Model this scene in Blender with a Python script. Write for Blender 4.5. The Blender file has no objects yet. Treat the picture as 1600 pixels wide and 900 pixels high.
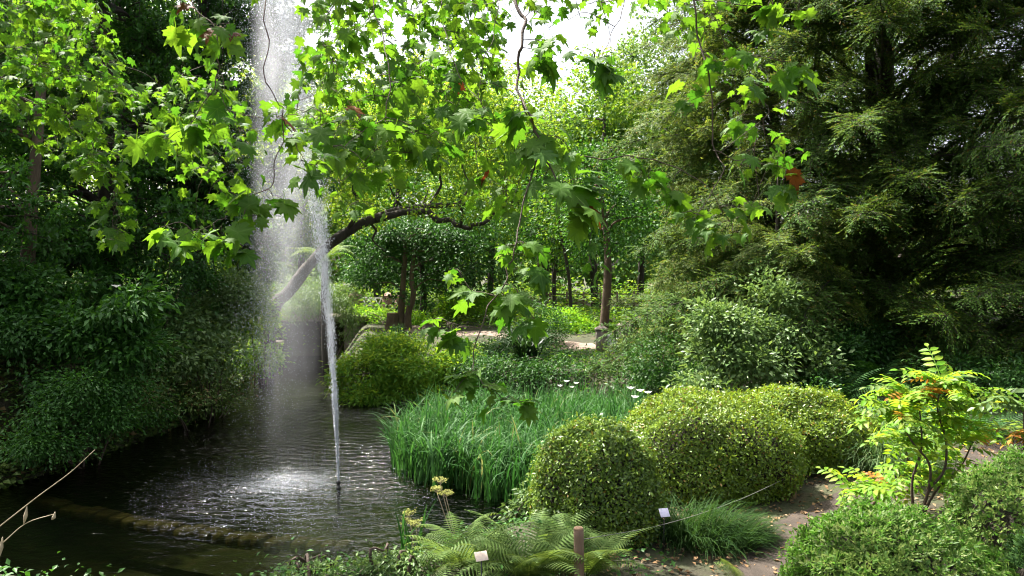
import bpy, math, random
import numpy as np
from mathutils import Vector, Matrix

# ------------------------------------------------------------------ camera, sky, sun, exposure
scene = bpy.context.scene
CAM = Vector((0.0, 0.0, 3.3)); LENS = 26.0; FPX = LENS / 36.0 * 1600.0; HORIZON = 420.0
PITCH = math.atan((450.0 - HORIZON) / FPX)
cam_data = bpy.data.cameras.new("camera"); cam_data.lens = LENS; cam_data.sensor_width = 36.0
cam_data.clip_start = 0.05; cam_data.clip_end = 600.0
cam = bpy.data.objects.new("camera", cam_data); scene.collection.objects.link(cam)
cam.location = CAM; cam.rotation_euler = (math.radians(90) - PITCH, 0, 0)
scene.camera = cam

SUN_EL, SUN_AZ = math.radians(61), math.radians(-50)      # azimuth measured from straight ahead towards the right
SUN = Vector((math.sin(SUN_AZ) * math.cos(SUN_EL), math.cos(SUN_AZ) * math.cos(SUN_EL), math.sin(SUN_EL)))
world = bpy.data.worlds.new("World"); scene.world = world; world.use_nodes = True
wn = world.node_tree; wn.nodes.clear()
sky = wn.nodes.new("ShaderNodeTexSky"); sky.sky_type = 'NISHITA'; sky.sun_disc = False
sky.sun_elevation = SUN_EL; sky.sun_rotation = SUN_AZ; sky.air_density = 1.0; sky.dust_density = 7.0; sky.ozone_density = 1.0
bg = wn.nodes.new("ShaderNodeBackground"); bg.inputs[1].default_value = 0.12
wo = wn.nodes.new("ShaderNodeOutputWorld")
hs = wn.nodes.new("ShaderNodeHueSaturation"); hs.inputs["Saturation"].default_value = 0.45      # hazy white sky
wn.links.new(sky.outputs[0], hs.inputs["Color"]); wn.links.new(hs.outputs[0], bg.inputs[0]); wn.links.new(bg.outputs[0], wo.inputs[0])
sun_data = bpy.data.lights.new("sun", 'SUN'); sun_data.energy = 5.0; sun_data.angle = math.radians(0.6); sun_data.color = (1.0, 0.95, 0.86)
sun = bpy.data.objects.new("sun", sun_data); scene.collection.objects.link(sun)
sun.rotation_euler = SUN.to_track_quat('Z', 'Y').to_euler(); sun.location = (-30, 20, 50)
scene.view_settings.view_transform = 'Standard'; scene.view_settings.look = 'None'
scene.view_settings.exposure = 1.9; scene.view_settings.gamma = 1.0
cy = scene.cycles
cy.max_bounces = 6; cy.diffuse_bounces = 3; cy.glossy_bounces = 3; cy.transmission_bounces = 5; cy.transparent_max_bounces = 8
cy.filter_width = 1.1
cy.caustics_reflective = False; cy.caustics_refractive = False; cy.sample_clamp_indirect = 6.0
try:
    cy.use_denoising = True; cy.denoiser = 'OPENIMAGEDENOISE'; cy.denoising_input_passes = 'RGB_ALBEDO_NORMAL'
except Exception:
    pass

# ------------------------------------------------------------------ helpers
COL = scene.collection
cp, sp = math.cos(PITCH), math.sin(PITCH)
def W(px, py, Y):
    """point at depth Y that the photograph shows at pixel (px, py)"""
    u = (px - 800.0) / FPX; v = -(py - 450.0) / FPX
    d = Vector((u, cp + v * sp, -sp + v * cp))
    return CAM + d * (Y / d.y)
def project(P):
    """world points (N,3) to photograph pixels and depth"""
    P = np.asarray(P, float) - np.array(CAM)
    depth = P[:, 1] * cp - P[:, 2] * sp
    up = P[:, 1] * sp + P[:, 2] * cp
    dd = np.where(depth > 0.05, depth, 0.05)
    return 800 + FPX * P[:, 0] / dd, 450 - FPX * up / dd, depth

def link(o, parent=None):
    COL.objects.link(o)
    if parent is not None: o.parent = parent
    return o
def tag(o, label=None, cat=None, group=None, kind=None):
    if label: o['label'] = label
    if cat: o['category'] = cat
    if group: o['group'] = group
    if kind: o['kind'] = kind
    return o
def thing(name, label, cat, loc, group=None):
    o = bpy.data.objects.new(name, None); o.location = loc; o.empty_display_size = 0.2
    link(o); return tag(o, label, cat, group)
def mesh_np(name, V, F, smooth=False, attr=None):
    """mesh from numpy verts (n,3) and faces (m,3) or (m,4); attr = per-face random value"""
    V = np.ascontiguousarray(V, dtype=np.float32); F = np.ascontiguousarray(F, dtype=np.int32)
    me = bpy.data.meshes.new(name); k = F.shape[1]
    me.vertices.add(len(V)); me.vertices.foreach_set("co", V.ravel())
    me.loops.add(F.size); me.loops.foreach_set("vertex_index", F.ravel())
    me.polygons.add(len(F))
    me.polygons.foreach_set("loop_start", np.arange(0, F.size, k, dtype=np.int32))
    me.polygons.foreach_set("loop_total", np.full(len(F), k, dtype=np.int32))
    if smooth: me.polygons.foreach_set("use_smooth", np.ones(len(F), dtype=bool))
    me.update(calc_edges=True)
    if attr is not None:
        a = me.attributes.new("rnd", 'FLOAT', 'FACE'); a.data.foreach_set("value", np.ascontiguousarray(attr, dtype=np.float32))
    return me
def obj(name, me, mat, parent=None, loc=None, kind=None):
    o = bpy.data.objects.new(name, me); link(o, parent)
    if mat is not None and not me.materials: me.materials.append(mat)
    if loc is not None: o.location = loc
    if kind: o['kind'] = kind
    return o
def local(V, base):
    return np.asarray(V, dtype=np.float32) - np.array(base, dtype=np.float32)
class MB:
    """collects verts and faces (triangulated) for one part"""
    def __init__(s): s.V = []; s.F = []; s.n = 0
    def add(s, V, F):
        V = np.asarray(V, float); F = np.asarray(F, int)
        if F.shape[1] == 4: F = np.concatenate([F[:, [0, 1, 2]], F[:, [0, 2, 3]]])
        s.V.append(V); s.F.append(F + s.n); s.n += len(V)
    def mesh(s, name, base=(0, 0, 0), smooth=False):
        return mesh_np(name, local(np.concatenate(s.V), base), np.concatenate(s.F), smooth)
def smooth_path(pts, radii, sub=4):
    P = np.array([tuple(p) for p in pts], float); R = np.array(radii, float)
    if len(P) < 3: 
        t = np.linspace(0, 1, sub + 1)[:, None]
        return P[0] * (1 - t) + P[-1] * t, R[0] * (1 - t[:, 0]) + R[-1] * t[:, 0]
    Q = np.vstack([2 * P[0] - P[1], P, 2 * P[-1] - P[-2]]); out = []; ro = []
    for i in range(len(P) - 1):
        p0, p1, p2, p3 = Q[i], Q[i + 1], Q[i + 2], Q[i + 3]
        for j in range(sub):
            t = j / sub
            out.append(0.5 * (2 * p1 + (p2 - p0) * t + (2 * p0 - 5 * p1 + 4 * p2 - p3) * t * t + (3 * p1 - p0 - 3 * p2 + p3) * t ** 3))
            ro.append(R[i] * (1 - t) + R[i + 1] * t)
    out.append(P[-1]); ro.append(R[-1])
    return np.array(out), np.array(ro)
def tube(mb, pts, radii, n=7, sub=4, wob=0.0, rng=None):
    C, R = smooth_path(pts, radii, sub)
    T = np.gradient(C, axis=0); T /= np.linalg.norm(T, axis=1)[:, None] + 1e-9
    ref = np.array([0, 0, 1.0]) if abs(T[0][2]) < 0.9 else np.array([1.0, 0, 0])
    V = []
    u = np.cross(T[0], ref); u /= np.linalg.norm(u)
    for i in range(len(C)):
        u = u - T[i] * u.dot(T[i]); u /= np.linalg.norm(u) + 1e-9; v = np.cross(T[i], u)
        for k in range(n):
            a = 2 * math.pi * k / n; r = R[i] * (1 + (rng.uniform(-wob, wob) if wob else 0))
            V.append(C[i] + (u * math.cos(a) + v * math.sin(a)) * r)
    F = []
    for i in range(len(C) - 1):
        for k in range(n):
            F.append((i * n + k, i * n + (k + 1) % n, (i + 1) * n + (k + 1) % n, (i + 1) * n + k))
    V.append(C[0]); V.append(C[-1]); b = len(V) - 2
    F = [(f[0], f[1], f[2]) for f in F] + [(f[0], f[2], f[3]) for f in F]
    for k in range(n):
        F.append((b, (k + 1) % n, k)); F.append((b + 1, (len(C) - 1) * n + k, (len(C) - 1) * n + (k + 1) % n))
    mb.add(V, F)
def box(mb, c, s, rz=0.0, bev=0.0):
    x, y, z = s[0] / 2, s[1] / 2, s[2] / 2; b = bev
    ring = lambda xx, yy, zz: [(-xx, -yy, zz), (xx, -yy, zz), (xx, yy, zz), (-xx, yy, zz)]
    V = np.array(ring(x - b, y - b, -z) + ring(x, y, -z + b) + ring(x, y, z - b) + ring(x - b, y - b, z), float)
    ca, sa = math.cos(rz), math.sin(rz)
    V = np.c_[V[:, 0] * ca - V[:, 1] * sa, V[:, 0] * sa + V[:, 1] * ca, V[:, 2]] + np.array(c)
    F = [(3, 2, 1, 0), (12, 13, 14, 15)]
    for l in range(3):
        for k in range(4): F.append((l * 4 + k, l * 4 + (k + 1) % 4, l * 4 + 4 + (k + 1) % 4, l * 4 + 4 + k))
    mb.add(V, F)
def norm(A): return A / (np.linalg.norm(A, axis=-1, keepdims=True) + 1e-9)
class Noise:
    """cheap smooth noise from a sum of sines, about -1..1"""
    def __init__(s, rng, scale, n=7):
        s.K = rng.normal(size=(n, 3)) / scale * 2.2; s.ph = rng.uniform(0, 6.28, n); s.n = n
    def __call__(s, P): return np.sin(np.asarray(P) @ s.K.T + s.ph).sum(1) / math.sqrt(s.n) / 1.0
def leaf_geo(P, D, N, L, Wd, fold=0.25, curl=0.0):
    """one folded, pointed leaf per row: base, two sides, tip"""
    P = np.asarray(P, float); D = norm(D); N = norm(N - D * (N * D).sum(1)[:, None]); S = np.cross(D, N)
    L = np.broadcast_to(L, (len(P),))[:, None]; Wd = np.broadcast_to(Wd, (len(P),))[:, None]
    mid = P + D * L * 0.45
    a = mid + S * Wd * 0.5 + N * Wd * fold; b = mid - S * Wd * 0.5 + N * Wd * fold
    tip = P + D * L - N * L * curl
    V = np.stack([P, a, tip, b], 1).reshape(-1, 3)
    i = np.arange(len(P))[:, None] * 4
    F = np.concatenate([i + [[0, 1, 2]], i + [[0, 2, 3]]], 1).reshape(-1, 3)
    return V, F
def leaf_mesh(name, base, rng, P, D, N, L, Wd, fold=0.25, curl=0.0):
    V, F = leaf_geo(P, D, N, L, Wd, fold, curl)
    return mesh_np(name, local(V, base), F, attr=np.repeat(rng.random(len(P)), 2))

# ------------------------------------------------------------------ materials
def nodes(m):
    m.use_nodes = True; nt = m.node_tree; nt.nodes.clear(); return nt, nt.nodes.new, nt.links.new
def sheen(N, Lk, gloss):
    """two-sided Fresnel-like weight for a leaf's waxy surface"""
    lw = N("ShaderNodeLayerWeight"); lw.inputs[0].default_value = 0.5
    pw = N("ShaderNodeMath"); pw.operation = 'POWER'; pw.inputs[1].default_value = 4.5; Lk(lw.outputs["Facing"], pw.inputs[0])
    mu = N("ShaderNodeMath"); mu.operation = 'MULTIPLY_ADD'; mu.inputs[1].default_value = 0.16 * gloss; mu.inputs[2].default_value = 0.020 * gloss; Lk(pw.outputs[0], mu.inputs[0]); return mu
def leaf_mat(name, c1, c2, t1, t2, mixt=0.42, gloss=0.5, rough=0.38, c3=None, p3=0.0):
    def green(c): return (c[0] * .78, c[1] * 1.10, c[2] * .75) if c[0] < .72 * c[1] and not name.startswith(('silvery', 'azalea', 'ivy', 'fern_leaf')) else c
    c1, c2, t1, t2 = green(c1), green(c2), green(t1), green(t2)
    m = bpy.data.materials.new(name); nt, N, Lk = nodes(m)
    at = N("ShaderNodeAttribute"); at.attribute_name = "rnd"
    def ramp(a, b, c):
        r = N("ShaderNodeValToRGB"); e = r.color_ramp.elements
        e[0].position = 0.0; e[0].color = (*a, 1); e[1].position = 1.0 - p3 - 0.01 if p3 else 1.0; e[1].color = (*b, 1)
        if p3: k = e.new(1.0 - p3); k.color = (*c, 1)
        Lk(at.outputs["Fac"], r.inputs[0]); return r
    rc = ramp(c1, c2, c3 or c2); rt = ramp(t1, t2, tuple(x * 1.6 for x in c3) if c3 else t2)
    d = N("ShaderNodeBsdfDiffuse"); t = N("ShaderNodeBsdfTranslucent"); g = N("ShaderNodeBsdfGlossy"); g.inputs["Roughness"].default_value = rough + 0.10
    g.inputs["Color"].default_value = (1, 1, 1, 1)
    Lk(rc.outputs[0], d.inputs[0]); Lk(rt.outputs[0], t.inputs[0])
    m1 = N("ShaderNodeMixShader"); m1.inputs[0].default_value = mixt; Lk(d.outputs[0], m1.inputs[1]); Lk(t.outputs[0], m1.inputs[2])
    mu = sheen(N, Lk, gloss)
    m2 = N("ShaderNodeMixShader"); Lk(mu.outputs[0], m2.inputs[0]); Lk(m1.outputs[0], m2.inputs[1]); Lk(g.outputs[0], m2.inputs[2])
    o = N("ShaderNodeOutputMaterial"); Lk(m2.outputs[0], o.inputs[0]); return m
def rough_mat(name, c1, c2, scale=6.0, rough=0.85, bump=0.3, c3=None, stretch=(1, 1, 1), bscale=None):
    m = bpy.data.materials.new(name); nt, N, Lk = nodes(m)
    tc = N("ShaderNodeTexCoord"); mp = N("ShaderNodeMapping"); mp.inputs["Scale"].default_value = stretch; Lk(tc.outputs["Object"], mp.inputs[0])
    n = N("ShaderNodeTexNoise"); n.inputs["Scale"].default_value = scale; n.inputs["Detail"].default_value = 8; n.inputs["Roughness"].default_value = 0.65
    Lk(mp.outputs[0], n.inputs[0])
    r = N("ShaderNodeValToRGB"); e = r.color_ramp.elements; e[0].position = 0.32; e[0].color = (*c1, 1); e[1].position = 0.68; e[1].color = (*c2, 1)
    if c3: k = e.new(0.56); k.color = (*c3, 1)
    Lk(n.outputs[0], r.inputs[0])
    b = N("ShaderNodeBump"); b.inputs["Strength"].default_value = bump; b.inputs["Distance"].default_value = 0.03
    n2 = N("ShaderNodeTexNoise"); n2.inputs["Scale"].default_value = bscale or scale * 5; n2.inputs["Detail"].default_value = 6; Lk(mp.outputs[0], n2.inputs[0]); Lk(n2.outputs[0], b.inputs["Height"])
    p = N("ShaderNodeBsdfPrincipled"); p.inputs["Roughness"].default_value = rough
    Lk(r.outputs[0], p.inputs["Base Color"]); Lk(b.outputs[0], p.inputs["Normal"])
    o = N("ShaderNodeOutputMaterial"); Lk(p.outputs[0], o.inputs[0]); return m

M = {}
M['soil'] = rough_mat('soil', (0.030, 0.022, 0.013), (0.075, 0.055, 0.032), 2.2, 0.95, 0.6, (0.035, 0.042, 0.014), bscale=30)
M['path'] = rough_mat('path_earth', (0.16, 0.115, 0.09), (0.27, 0.20, 0.155), 3.0, 0.95, 0.4, bscale=40)
M['path_near'] = rough_mat('path_gravel', (0.024, 0.017, 0.012), (0.054, 0.039, 0.028), 5.0, 0.95, 0.5, bscale=70)
M['bed'] = rough_mat('pond_silt', (0.007, 0.007, 0.004), (0.018, 0.016, 0.008), 1.5, 0.9, 0.3)
M['ledge'] = rough_mat('silted_stone', (0.09, 0.065, 0.026), (0.17, 0.12, 0.05), 5.0, 0.9, 0.5)
M['bark_dark'] = rough_mat('bark_dark', (0.018, 0.014, 0.010), (0.055, 0.042, 0.030), 7.0, 0.9, 0.8, stretch=(1, 1, 0.3))
M['bark_brown'] = rough_mat('bark_brown', (0.05, 0.033, 0.020), (0.13, 0.09, 0.055), 7.0, 0.9, 0.8, stretch=(1, 1, 0.3))
M['bark_pale'] = rough_mat('bark_pale', (0.10, 0.085, 0.065), (0.22, 0.19, 0.15), 6.0, 0.9, 0.5, stretch=(1, 1, 0.4))
M['twig'] = rough_mat('twig_bark', (0.04, 0.026, 0.018), (0.085, 0.055, 0.04), 12.0, 0.8, 0.3)
M['stone'] = rough_mat('weathered_stone', (0.12, 0.10, 0.08), (0.25, 0.21, 0.17), 7.0, 0.9, 0.5)
M['brickred'] = rough_mat('reddish_stone', (0.19, 0.115, 0.085), (0.30, 0.19, 0.14), 7.0, 0.9, 0.5)
M['whitepaint'] = rough_mat('worn_white_paint', (0.58, 0.56, 0.52), (0.80, 0.79, 0.76), 9.0, 0.6, 0.2)
M['post'] = rough_mat('weathered_wood', (0.12, 0.075, 0.05), (0.24, 0.15, 0.10), 9.0, 0.85, 0.5, stretch=(1, 1, 0.15))
M['posttop'] = rough_mat('cut_wood', (0.26, 0.15, 0.09), (0.40, 0.25, 0.15), 20.0, 0.85, 0.3)
M['dark_metal'] = rough_mat('black_nozzle', (0.008, 0.008, 0.008), (0.02, 0.02, 0.02), 8.0, 0.4, 0.1)
M['rope'] = rough_mat('grey_wire', (0.10, 0.10, 0.09), (0.18, 0.17, 0.15), 20.0, 0.6, 0.1)
M['plaque'] = rough_mat('pale_plaque', (0.60, 0.56, 0.72), (0.66, 0.62, 0.78), 8.0, 0.35, 0.02)
M['plaque_warm'] = rough_mat('cream_plaque', (0.66, 0.52, 0.42), (0.76, 0.60, 0.50), 8.0, 0.4, 0.02)
M['straw'] = rough_mat('dry_straw', (0.30, 0.24, 0.15), (0.45, 0.38, 0.26), 10.0, 0.8, 0.2)
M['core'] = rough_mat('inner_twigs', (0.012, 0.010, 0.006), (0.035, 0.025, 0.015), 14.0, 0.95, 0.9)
# foliage: (front colours), (light passing through)
M['plane'] = None
M['mound'] = leaf_mat('azalea_leaf', (0.055, 0.11, 0.012), (0.19, 0.295, 0.028), (0.14, 0.24, 0.012), (0.34, 0.42, 0.03), 0.35, 1.3, 0.25, (0.20, 0.13, 0.03), 0.03)
M['mound_deep'] = leaf_mat('azalea_leaf_deep', (0.045, 0.10, 0.014), (0.16, 0.25, 0.028), (0.10, 0.19, 0.012), (0.22, 0.30, 0.03), 0.35, 1.3, 0.25, (0.18, 0.12, 0.02), 0.02)
M['box_leaf'] = leaf_mat('boxwood_leaf', (0.062, 0.105, 0.022), (0.15, 0.19, 0.042), (0.09, 0.19, 0.03), (0.19, 0.31, 0.045), 0.38, 0.6, 0.35)
M['evergreen'] = leaf_mat('evergreen_leaf', (0.022, 0.058, 0.016), (0.065, 0.125, 0.030), (0.03, 0.08, 0.01), (0.09, 0.17, 0.02), 0.3, 0.8, 0.33)
M['laurel'] = leaf_mat('laurel_leaf', (0.03, 0.075, 0.018), (0.07, 0.14, 0.03), (0.05, 0.12, 0.01), (0.13, 0.24, 0.025), 0.33, 0.8, 0.33)
M['silver'] = leaf_mat('silvery_leaf', (0.055, 0.115, 0.030), (0.145, 0.225, 0.070), (0.10, 0.19, 0.035), (0.22, 0.32, 0.06), 0.35, 0.9, 0.3)
M['broad'] = leaf_mat('broad_leaf', (0.04, 0.09, 0.015), (0.10, 0.17, 0.025), (0.13, 0.24, 0.012), (0.30, 0.40, 0.03), 0.45, 0.5, 0.4)
M['fresh'] = leaf_mat('fresh_leaf', (0.07, 0.14, 0.018), (0.15, 0.22, 0.03), (0.22, 0.33, 0.02), (0.42, 0.50, 0.04), 0.5, 0.4, 0.4)
M['lime'] = leaf_mat('lime_leaf', (0.12, 0.24, 0.015), (0.20, 0.32, 0.02), (0.28, 0.48, 0.02), (0.42, 0.58, 0.03), 0.45, 0.4, 0.4)
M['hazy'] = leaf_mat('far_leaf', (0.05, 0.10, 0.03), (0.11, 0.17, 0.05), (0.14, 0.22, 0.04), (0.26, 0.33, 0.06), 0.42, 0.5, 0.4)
M['yew'] = leaf_mat('yew_needle', (0.038, 0.066, 0.016), (0.10, 0.14, 0.032), (0.05, 0.09, 0.012), (0.16, 0.21, 0.025), 0.35, 0.35, 0.45, (0.13, 0.095, 0.02), 0.025)
M['yew_pale'] = leaf_mat('yew_pale_needle', (0.06, 0.11, 0.022), (0.15, 0.20, 0.04), (0.12, 0.19, 0.02), (0.30, 0.35, 0.04), 0.35, 0.7, 0.4, (0.20, 0.15, 0.03), 0.03)
M['iris'] = leaf_mat('iris_blade', (0.022, 0.066, 0.018), (0.075, 0.135, 0.050), (0.035, 0.10, 0.02), (0.095, 0.18, 0.04), 0.36, 0.5, 0.4, (0.16, 0.17, 0.05), 0.02)
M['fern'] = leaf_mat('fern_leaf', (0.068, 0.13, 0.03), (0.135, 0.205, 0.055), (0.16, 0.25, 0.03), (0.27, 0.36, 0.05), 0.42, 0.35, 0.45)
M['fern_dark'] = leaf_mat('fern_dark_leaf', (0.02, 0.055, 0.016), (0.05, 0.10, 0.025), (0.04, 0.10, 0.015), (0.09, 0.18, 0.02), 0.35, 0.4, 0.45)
M['tuft'] = leaf_mat('sedge_blade', (0.016, 0.034, 0.014), (0.055, 0.085, 0.028), (0.03, 0.06, 0.015), (0.08, 0.12, 0.025), 0.35, 0.2, 0.45)
M['tuft_pale'] = leaf_mat('pale_grass_blade', (0.09, 0.15, 0.07), (0.17, 0.23, 0.11), (0.12, 0.19, 0.06), (0.22, 0.28, 0.09), 0.35, 0.25, 0.45)
M['mahonia'] = leaf_mat('mahonia_leaflet', (0.12, 0.22, 0.02), (0.21, 0.29, 0.03), (0.28, 0.42, 0.02), (0.46, 0.50, 0.03), 0.48, 0.5, 0.35)
M['mahonia_red'] = leaf_mat('mahonia_red_leaflet', (0.26, 0.10, 0.02), (0.34, 0.18, 0.03), (0.5, 0.18, 0.02), (0.6, 0.3, 0.03), 0.45, 0.5, 0.35)
M['strap'] = leaf_mat('dark_strap_leaf', (0.010, 0.022, 0.010), (0.03, 0.05, 0.018), (0.02, 0.04, 0.01), (0.05, 0.08, 0.02), 0.25, 0.8, 0.3)
M['ivy'] = leaf_mat('ivy_leaf', (0.045, 0.085, 0.018), (0.13, 0.19, 0.045), (0.04, 0.09, 0.01), (0.10, 0.16, 0.02), 0.3, 0.6, 0.4, (0.13, 0.09, 0.035), 0.08)
M['litter'] = leaf_mat('fallen_leaf', (0.10, 0.06, 0.03), (0.26, 0.16, 0.08), (0.10, 0.06, 0.03), (0.2, 0.12, 0.05), 0.15, 0.4, 0.5, (0.35, 0.25, 0.15), 0.15)
M['umbel'] = leaf_mat('umbel_floret', (0.22, 0.24, 0.06), (0.36, 0.36, 0.12), (0.2, 0.24, 0.06), (0.3, 0.3, 0.08), 0.3, 0.2, 0.5)
M['petal'] = leaf_mat('white_petal', (0.6, 0.6, 0.56), (0.75, 0.75, 0.7), (0.5, 0.5, 0.45), (0.6, 0.6, 0.55), 0.4, 0.2, 0.5)
def plain_water(name, c):
    m = bpy.data.materials.new(name); nt, N, Lk = nodes(m)
    d = N("ShaderNodeBsdfDiffuse"); d.inputs[0].default_value = c
    t = N("ShaderNodeBsdfTranslucent"); t.inputs[0].default_value = c
    g = N("ShaderNodeBsdfGlossy"); g.inputs["Roughness"].default_value = 0.15
    a = N("ShaderNodeMixShader"); a.inputs[0].default_value = 0.55; Lk(d.outputs[0], a.inputs[1]); Lk(t.outputs[0], a.inputs[2])
    b = N("ShaderNodeMixShader"); b.inputs[0].default_value = 0.2; Lk(a.outputs[0], b.inputs[1]); Lk(g.outputs[0], b.inputs[2])
    o = N("ShaderNodeOutputMaterial"); Lk(b.outputs[0], o.inputs[0]); return m
M['drops'] = plain_water('spray_drops', (0.62, 0.67, 0.76, 1)); M['jet'] = plain_water('jet_water', (0.74, 0.78, 0.85, 1))

# plane leaf: lighter veins come from the "vein" vertex attribute that runs along each lobe's midrib
def plane_mat(name, c1, c2, t1, t2):
    m = bpy.data.materials.new(name); nt, N, Lk = nodes(m)
    oi = N("ShaderNodeObjectInfo"); at = N("ShaderNodeAttribute"); at.attribute_name = "rnd"
    ad = N("ShaderNodeMath"); ad.operation = 'ADD'; Lk(oi.outputs["Random"], ad.inputs[0]); Lk(at.outputs["Fac"], ad.inputs[1])
    fr0 = N("ShaderNodeMath"); fr0.operation = 'FRACT'; Lk(ad.outputs[0], fr0.inputs[0])
    ve = N("ShaderNodeAttribute"); ve.attribute_name = "vein"
    vr = N("ShaderNodeMapRange"); vr.inputs[1].default_value = 0.86; vr.inputs[2].default_value = 0.97; Lk(ve.outputs["Fac"], vr.inputs[0])
    def col(a, b, v):
        x = N("ShaderNodeMix"); x.data_type = 'RGBA'; x.inputs[6].default_value = (*a, 1); x.inputs[7].default_value = (*b, 1); Lk(fr0.outputs[0], x.inputs[0])
        y = N("ShaderNodeMix"); y.data_type = 'RGBA'; y.inputs[7].default_value = (*v, 1)
        h = N("ShaderNodeMath"); h.operation = 'MULTIPLY'; h.inputs[1].default_value = 0.55; Lk(vr.outputs[0], h.inputs[0]); Lk(h.outputs[0], y.inputs[0]); Lk(x.outputs[2], y.inputs[6]); return y.outputs[2]
    d = N("ShaderNodeBsdfDiffuse"); t = N("ShaderNodeBsdfTranslucent"); g = N("ShaderNodeBsdfGlossy"); g.inputs["Roughness"].default_value = 0.55
    Lk(col(c1, c2, tuple(min(1, k * 1.7 + 0.02) for k in c2)), d.inputs[0]); Lk(col(t1, t2, tuple(k * 0.7 for k in t2)), t.inputs[0])
    m1 = N("ShaderNodeMixShader"); m1.inputs[0].default_value = 0.5; Lk(d.outputs[0], m1.inputs[1]); Lk(t.outputs[0], m1.inputs[2])
    mu = sheen(N, Lk, 0.6)
    m2 = N("ShaderNodeMixShader"); Lk(mu.outputs[0], m2.inputs[0]); Lk(m1.outputs[0], m2.inputs[1]); Lk(g.outputs[0], m2.inputs[2])
    o = N("ShaderNodeOutputMaterial"); Lk(m2.outputs[0], o.inputs[0]); return m
M['plane'] = plane_mat('plane_leaf', (0.045, 0.12, 0.014), (0.085, 0.17, 0.018), (0.065, 0.21, 0.010), (0.19, 0.34, 0.015))
M['plane_brown'] = plane_mat('withered_plane_leaf', (0.09, 0.026, 0.010), (0.16, 0.065, 0.015), (0.14, 0.03, 0.008), (0.24, 0.085, 0.010))

# ------------------------------------------------------------------ terrain
POND = np.array([(-8.9, 28), (-6.6, 28), (-4.9, 19.4), (-4.0, 18.0), (-1.2, 17.7), (1.4, 16.4), (2.5, 15), (1.9, 12.2), (1.0, 10.7), (0.25, 9.5), (-0.45, 8.5),
                 (-1.3, 7.6), (-2.8, 6.9), (-6, 6.2), (-10.5, 6.4), (-11.5, 8.8), (-9.0, 10.2), (-7.7, 11.0), (-7.35, 12.7), (-6.95, 15.9), (-7.6, 21.2)], float)
def pond_sd(x, y):
    """signed distance to the shoreline, negative in the water"""
    x = np.asarray(x, float); y = np.asarray(y, float); d = np.full(x.shape, 1e9); ins = np.zeros(x.shape, bool)
    for i in range(len(POND)):
        a, b = POND[i], POND[(i + 1) % len(POND)]; e = b - a
        t = np.clip(((x - a[0]) * e[0] + (y - a[1]) * e[1]) / (e @ e), 0, 1)
        d = np.minimum(d, np.hypot(x - a[0] - t * e[0], y - a[1] - t * e[1]))
        c = (a[1] > y) != (b[1] > y)
        with np.errstate(divide='ignore', invalid='ignore'):
            xi = (b[0] - a[0]) * (y - a[1]) / (b[1] - a[1] + 1e-12) + a[0]
        ins ^= c & (x < xi)
    return np.where(ins, -d, d)
CTRL = np.array([(0, 0, 1.7), (-3, 2, 1.7), (3, 2, 1.4), (0.2, 5.4, .72), (-1.0, 6.2, .66), (2.3, 7.2, .45), (3, 5.5, .5), (4.5, 7, .55), (2.5, 9.5, .45), (4.5, 10.5, .6), (0.9, 7.6, .55),
                 (6, 14, 1.3), (9, 13, 1.5), (12, 20, 2), (3.5, 14, .7), (0, 20, .8), (-3, 20, .6), (2, 22, .98), (-5, 25, 1.2), (-2, 24.5, 1.15), (0, 27, 1.2), (4, 26, 1.1), (-4, 33, 1.3), (6, 35, 1.4),
                 (0, 45, 1.5), (-9.5, 12.5, 1.7), (-9.3, 15.5, 1.6), (-12, 18, 2.8), (-11, 25, 2.2), (-14, 10, 3.0), (-10, 30, 1.8), (20, 30, 2.5), (-25, 30, 4), (0, 85, 2.5), (-9, 3, 1.7), (9, 5, 1.0), (7, 9.5, .7)], float)
_tr = np.random.default_rng(5); TN1 = Noise(_tr, 3.0); TN2 = Noise(_tr, 0.8)
def height(x, y):
    x = np.asarray(x, float); y = np.asarray(y, float); sh = x.shape; x = x.ravel(); y = y.ravel()
    w = 1.0 / ((x[:, None] - CTRL[:, 0]) ** 2 + (y[:, None] - CTRL[:, 1]) ** 2 + 0.25) ** 1.6
    z = (w * CTRL[:, 2]).sum(1) / w.sum(1)
    sd = pond_sd(x, y); P = np.c_[x, y, x * 0]
    z = z + TN1(P) * 0.06 + TN2(P) * 0.025
    s = np.clip(sd / 1.1, 0, 1); s = s * s * (3 - 2 * s) * 0.82 + np.clip(sd / 1.1, 0, 1) * 0.18
    land = 0.03 + np.maximum(z, 0.25) * s
    bed = -np.clip(-sd * 0.8, 0, 0.75) - 0.02
    return np.where(sd > 0, land, bed).reshape(sh)
def gz(x, y): return float(height(np.array([x]), np.array([y]))[0])
def on(x, y, dz=0.0): return Vector((x, y, gz(x, y) + dz))

def grid_axis(a, b, c, d, fine, coarse):
    return np.unique(np.concatenate([np.arange(a, b, coarse), np.arange(b, c, fine), np.arange(c, d + coarse, coarse)]))
gx = grid_axis(-90, -13, 13, 90, 0.16, 2.5); gy = grid_axis(-20, 0.5, 30, 160, 0.16, 2.5)
XX, YY = np.meshgrid(gx, gy); ZZ = np.concatenate([height(XX[i:i + 20], YY[i:i + 20]) for i in range(0, len(gy), 20)])
nx, ny = len(gx), len(gy); ii = (np.arange(ny - 1)[:, None] * nx + np.arange(nx - 1)).ravel()
tag(obj('ground', mesh_np('ground', np.c_[XX.ravel(), YY.ravel(), ZZ.ravel()], np.c_[ii, ii + 1, ii + nx + 1, ii + nx], True), M['soil']), kind='structure')

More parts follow.
